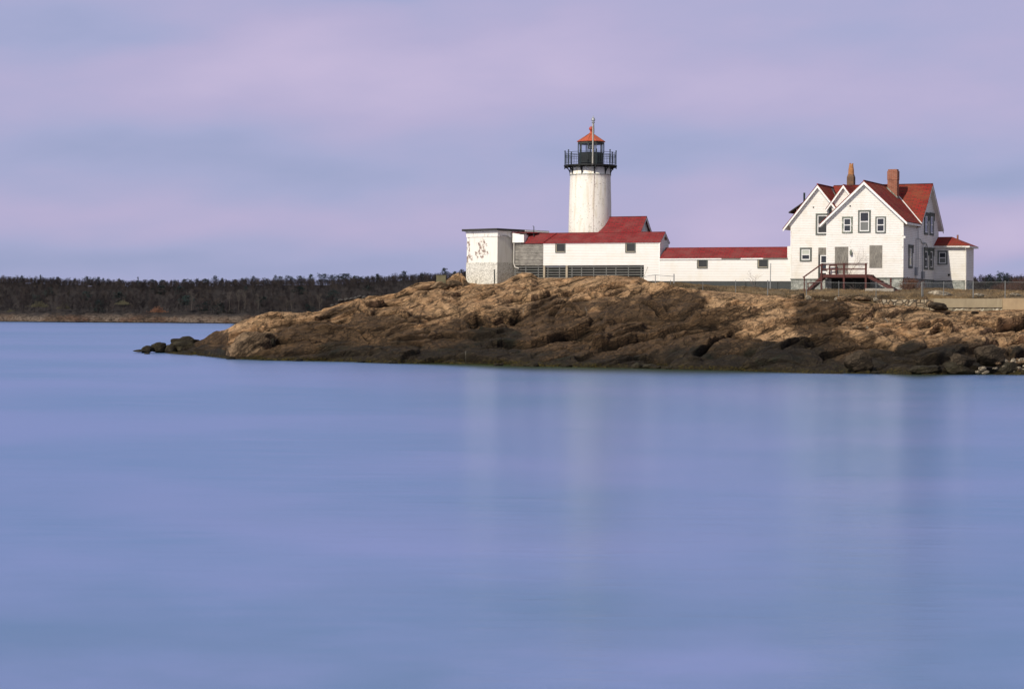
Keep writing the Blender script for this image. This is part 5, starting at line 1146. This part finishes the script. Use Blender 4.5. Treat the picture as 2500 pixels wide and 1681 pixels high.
pine(99, 671, 9, 1, 'lone spiky pine near the left end of the far skyline', None); pine(337, 676.5, 8, 4, 'thin tall spire pine left of centre on the far skyline', None)
pine(526, 676, 20, 2, 'widest round-topped pine left on the far skyline', None); pine(759, 670, 13, 3, 'separate flat-topped pine left of the tallest pine clump', None)
pine(922, 669, 13, 3, 'single pine in the gap right of the pine clump', None); pine(985, 662, 17, 3, 'dark flat-topped pine standing alone on the rising hill', None); pine(1086, 655, 16, 3, 'tallest layered pine just left of the square building', None)
for px, top, w_, k, dy in ((395, 694, 34, 0, 80), (440, 700, 26, 2, 70), (730, 700, 30, 3, 75), (812, 708, 30, 5, 55), (755, 742, 26, 0, 20), (210, 712, 24, 3, 60), (120, 705, 26, 2, 70), (90, 720, 22, 0, 50), (340, 688, 14, 4, 95), (290, 715, 30, 2, 45), (455, 722, 30, 3, 30), (500, 735, 28, 0, 22), (545, 740, 34, 5, 20), (900, 695, 24, 0, 80), (240, 735, 30, 2, 25), (600, 700, 18, 4, 70), (640, 725, 26, 3, 35)):
    pine(px, top, w_, k, 'dark evergreen standing among bare trees on the far slope', 'evergreens on the far slope', dy, 42)
for px, top, w_, k, lb_ in ((2416, 672, 22, 2, 'round dark pine right of the annex beyond the fence'), (2442, 663, 20, 0, 'taller dark pine near the right edge beyond the fence'), (2457, 667, 14, 3, 'smaller pine right of the tall one at the right edge')):
    pine(px, top, w_, k, lb_, None, 60, 46)
# pale trunks that stand out low in the woods
ct_ = 0
for px, top, h_ in ((468, 712, 42), (583, 710, 44), (598, 712, 40), (700, 735, 30), (712, 738, 26), (780, 720, 36), (560, 715, 40), (630, 718, 40)):
    Y = float(ysh(np.array([float(px)]))[0])+14; q_ = W(px, top+h_, Y); T = TT[ct_ % 7]; ct_ += 1
    r_ = empty('bare_tree', 'pale bare tree standing at the front edge of the far woods', 'tree', q_, 0, 'pale bare trees at the edge of the far woods')
    hh = h_*Y/F; m = MB(); m.tube([(0, 0, -.5), (.1, 0, hh*.5), (.0, 0, hh)], [.16, .12, .03], 5); m.build('trunk', 'bark_pale', r_)
    m = MB()
    for tri in T[1:]: 
        m.add([tuple(v_*hh/9.5) for v_ in tri], [(0, 1, 2)])
    m.build('crown', 'bark_pale', r_)
for px, py, w_, h_, lb_ in ((95, 742, 34, 14, 'olive green bush above the far shore at left'), (155, 747, 22, 12, 'small olive bush right of the larger one on the far shore'), (300, 738, 26, 10, 'olive bush low in the middle of the far woods'), (385, 755, 30, 14, 'golden brown bush above the far shore rocks'), (25, 760, 20, 12, 'pale bush at the left end of the far shore')):
    Y = 862.; s_ = Y/F; q_ = W(px, py+h_/2, Y); m = MB(); r_ = random.Random(px)
    for i in range(420):
        u = r_.gauss(0, .28)*w_*s_; v_ = abs(r_.gauss(0, .45))*h_*s_*(1-min(.8, abs(u)/(w_*s_))); c_ = Vector((u, r_.gauss(0, 1), v_)); e = Vector((r_.gauss(0, 1), r_.gauss(0, .3), r_.gauss(0, 1))).normalized()*.32; g_ = Vector((e.z, 0, -e.x))*.6; m.add([c_-e, c_+g_, c_+e], [(0, 1, 2)])
    o = m.build('olive_bush', 'olive' if 'olive' in lb_ or 'pale' in lb_ else 'brownbush'); o.location = q_; tag(o, lb_, 'bush')
# brown thicket on the right behind the plateau
allv = []
for i in range(420):
    px = random.uniform(2385, 2760); Y = random.uniform(262, 300); hh = random.uniform(1.2, 2.0)+1.9*np.clip((px-2385)/90, 0, 1); T = TT[random.randrange(7)][::1]; a = random.random()*6.28
    Rm = np.array([[math.cos(a), -math.sin(a), 0], [math.sin(a), math.cos(a), 0], [0, 0, 1]]); allv.append((T@Rm.T)*np.array([.28, .28, hh/9.5*.9])+np.array([(px-1250)/F*Y, Y, 6.0]))
V = np.concatenate(allv).reshape(-1, 3); cl = np.random.rand(len(V)//3).repeat(3)
o = fast_mesh('thicket', V, np.arange(len(V)).reshape(-1, 3), plain('red_brown_thicket', (.075, .040, .030), .95, .5, .3), False); tag(o, 'reddish brown leafless thicket behind the fence at the far right', 'thicket', kind='stuff')
# ---------------------------------------------------------------- world, sun, camera
AZ = math.radians(36); EL = math.radians(37)
S = Vector((-math.sin(AZ)*math.cos(EL), -math.cos(AZ)*math.cos(EL), math.sin(EL)))
w = bpy.data.worlds.new('World'); sc.world = w; w.use_nodes = True; nt = w.node_tree; nt.nodes.clear()
t = NT.__new__(NT); t.t = nt; t.out = nt.nodes.new('ShaderNodeOutputWorld')
sky = t.n('ShaderNodeTexSky', sky_type='NISHITA', sun_disc=False, sun_elevation=EL, sun_rotation=math.atan2(S.x, S.y), air_density=1., dust_density=1.5, ozone_density=2.)
tc_ = t.n('ShaderNodeTexCoord'); sx = t.n('ShaderNodeSeparateXYZ', i_Vector=tc_.outputs['Generated'])
az = t.math('ARCTAN2', sx.outputs[0], sx.outputs[1]); el = t.math('ARCSINE', sx.outputs[2])
cv = t.n('ShaderNodeCombineXYZ', i_X=t.math('ADD', t.math('MULTIPLY', az, 9.), t.math('MULTIPLY', el, -8.)), i_Y=t.math('MULTIPLY', el, 21.), i_Z=2.3)
nn = t.noise(cv.outputs[0], 1., 5, .5); cvb = t.n('ShaderNodeCombineXYZ', i_X=t.math('MULTIPLY', az, 16.), i_Y=t.math('MULTIPLY', el, 48.), i_Z=7.1); nf = t.noise(cvb.outputs[0], 1., 4, .55)
wz = t.n('ShaderNodeSeparateColor', i_Color=t.noise(cv.outputs[0], .8, 2, out=1))
azw = t.math('ADD', az, t.math('MULTIPLY', t.math('SUBTRACT', wz.outputs[0], .5), .25)); elw = t.math('ADD', el, t.math('MULTIPLY', t.math('SUBTRACT', wz.outputs[1], .5), .045))
acc = t.math('ADD', .46, t.math('MULTIPLY', t.math('SUBTRACT', nn, .5), .52))
acc = t.math('ADD', acc, t.math('MULTIPLY', t.math('SUBTRACT', nf, .5), .3))
for px, py, sx_, sy_, wt in [(1100, 170, 800, 75, .55), (350, 215, 330, 70, .35), (90, 110, 260, 80, -.6), (700, 400, 430, 80, -.40), (180, 390, 260, 50, -.3), (500, 560, 520, 40, .40), (1800, 545, 260, 80, .60), (2380, 545, 200, 90, .65),
                             (1650, 380, 260, 70, -.40), (2300, 405, 260, 45, -.60), (1150, 655, 1500, 30, -.30), (150, 670, 500, 45, -.35), (2000, 250, 500, 60, .18), (950, 15, 120, 14, -.5), (2420, 650, 150, 40, -.45), (1250, 480, 200, 50, .15)]:
    a = t.math('MULTIPLY', t.math('SUBTRACT', azw, (px-1250)/F), F/sx_); b = t.math('MULTIPLY', t.math('SUBTRACT', elw, (768-py)/F), F/sy_)
    g_ = t.math('EXPONENT', t.math('MULTIPLY', t.math('ADD', t.math('MULTIPLY', a, a), t.math('MULTIPLY', b, b)), -.7)); acc = t.math('ADD', acc, t.math('MULTIPLY', g_, wt*.58))
cc = t.ramp(acc, [(0., lin(151, 162, 200)), (.3, lin(167, 171, 209)), (.62, lin(184, 176, 212)), (1., lin(203, 188, 220))])
up = t.step(sx.outputs[2], .16, .45)
hi = t.mix(.35, (.42, .44, .52, 1), (.46, .44, .52, 1))
cc = t.mix(up, cc, hi)
b1 = t.n('ShaderNodeBackground', i_Color=sky.outputs[0], i_Strength=.10); b2 = t.n('ShaderNodeBackground', i_Color=cc, i_Strength=1.)
mk = t.n('ShaderNodeMixShader', i_0=t.math('SUBTRACT', .94, t.math('MULTIPLY', up, .3))); t.l(b1.outputs[0], mk.inputs[1]); t.l(b2.outputs[0], mk.inputs[2]); t.l(mk.outputs[0], t.out.inputs[0])
ld = bpy.data.lights.new('sun', 'SUN'); ld.energy = 4.3; ld.angle = math.radians(.6); ld.color = (1., .92, .80)
lo_ = bpy.data.objects.new('sun', ld); COL.objects.link(lo_); lo_.rotation_euler = S.to_track_quat('Z', 'Y').to_euler()
cd_ = bpy.data.cameras.new('camera'); cam = bpy.data.objects.new('camera', cd_); COL.objects.link(cam)
cd_.sensor_width = 36; cd_.lens = F/2500*36; cd_.clip_end = 60000; cd_.clip_start = .5
cd_.shift_y = -(840.5-768)/2500
cam.matrix_world = Matrix.Translation((0, 0, CH)) @ Matrix.Rotation(math.radians(90), 4, 'X') @ Matrix.Rotation(RHO, 4, 'Z')
sc.camera = cam
sc.view_settings.view_transform = 'Standard'; sc.view_settings.look = 'None'; sc.view_settings.exposure = 0; sc.view_settings.gamma = 1
sc.cycles.max_bounces = 6; sc.cycles.transparent_max_bounces = 16
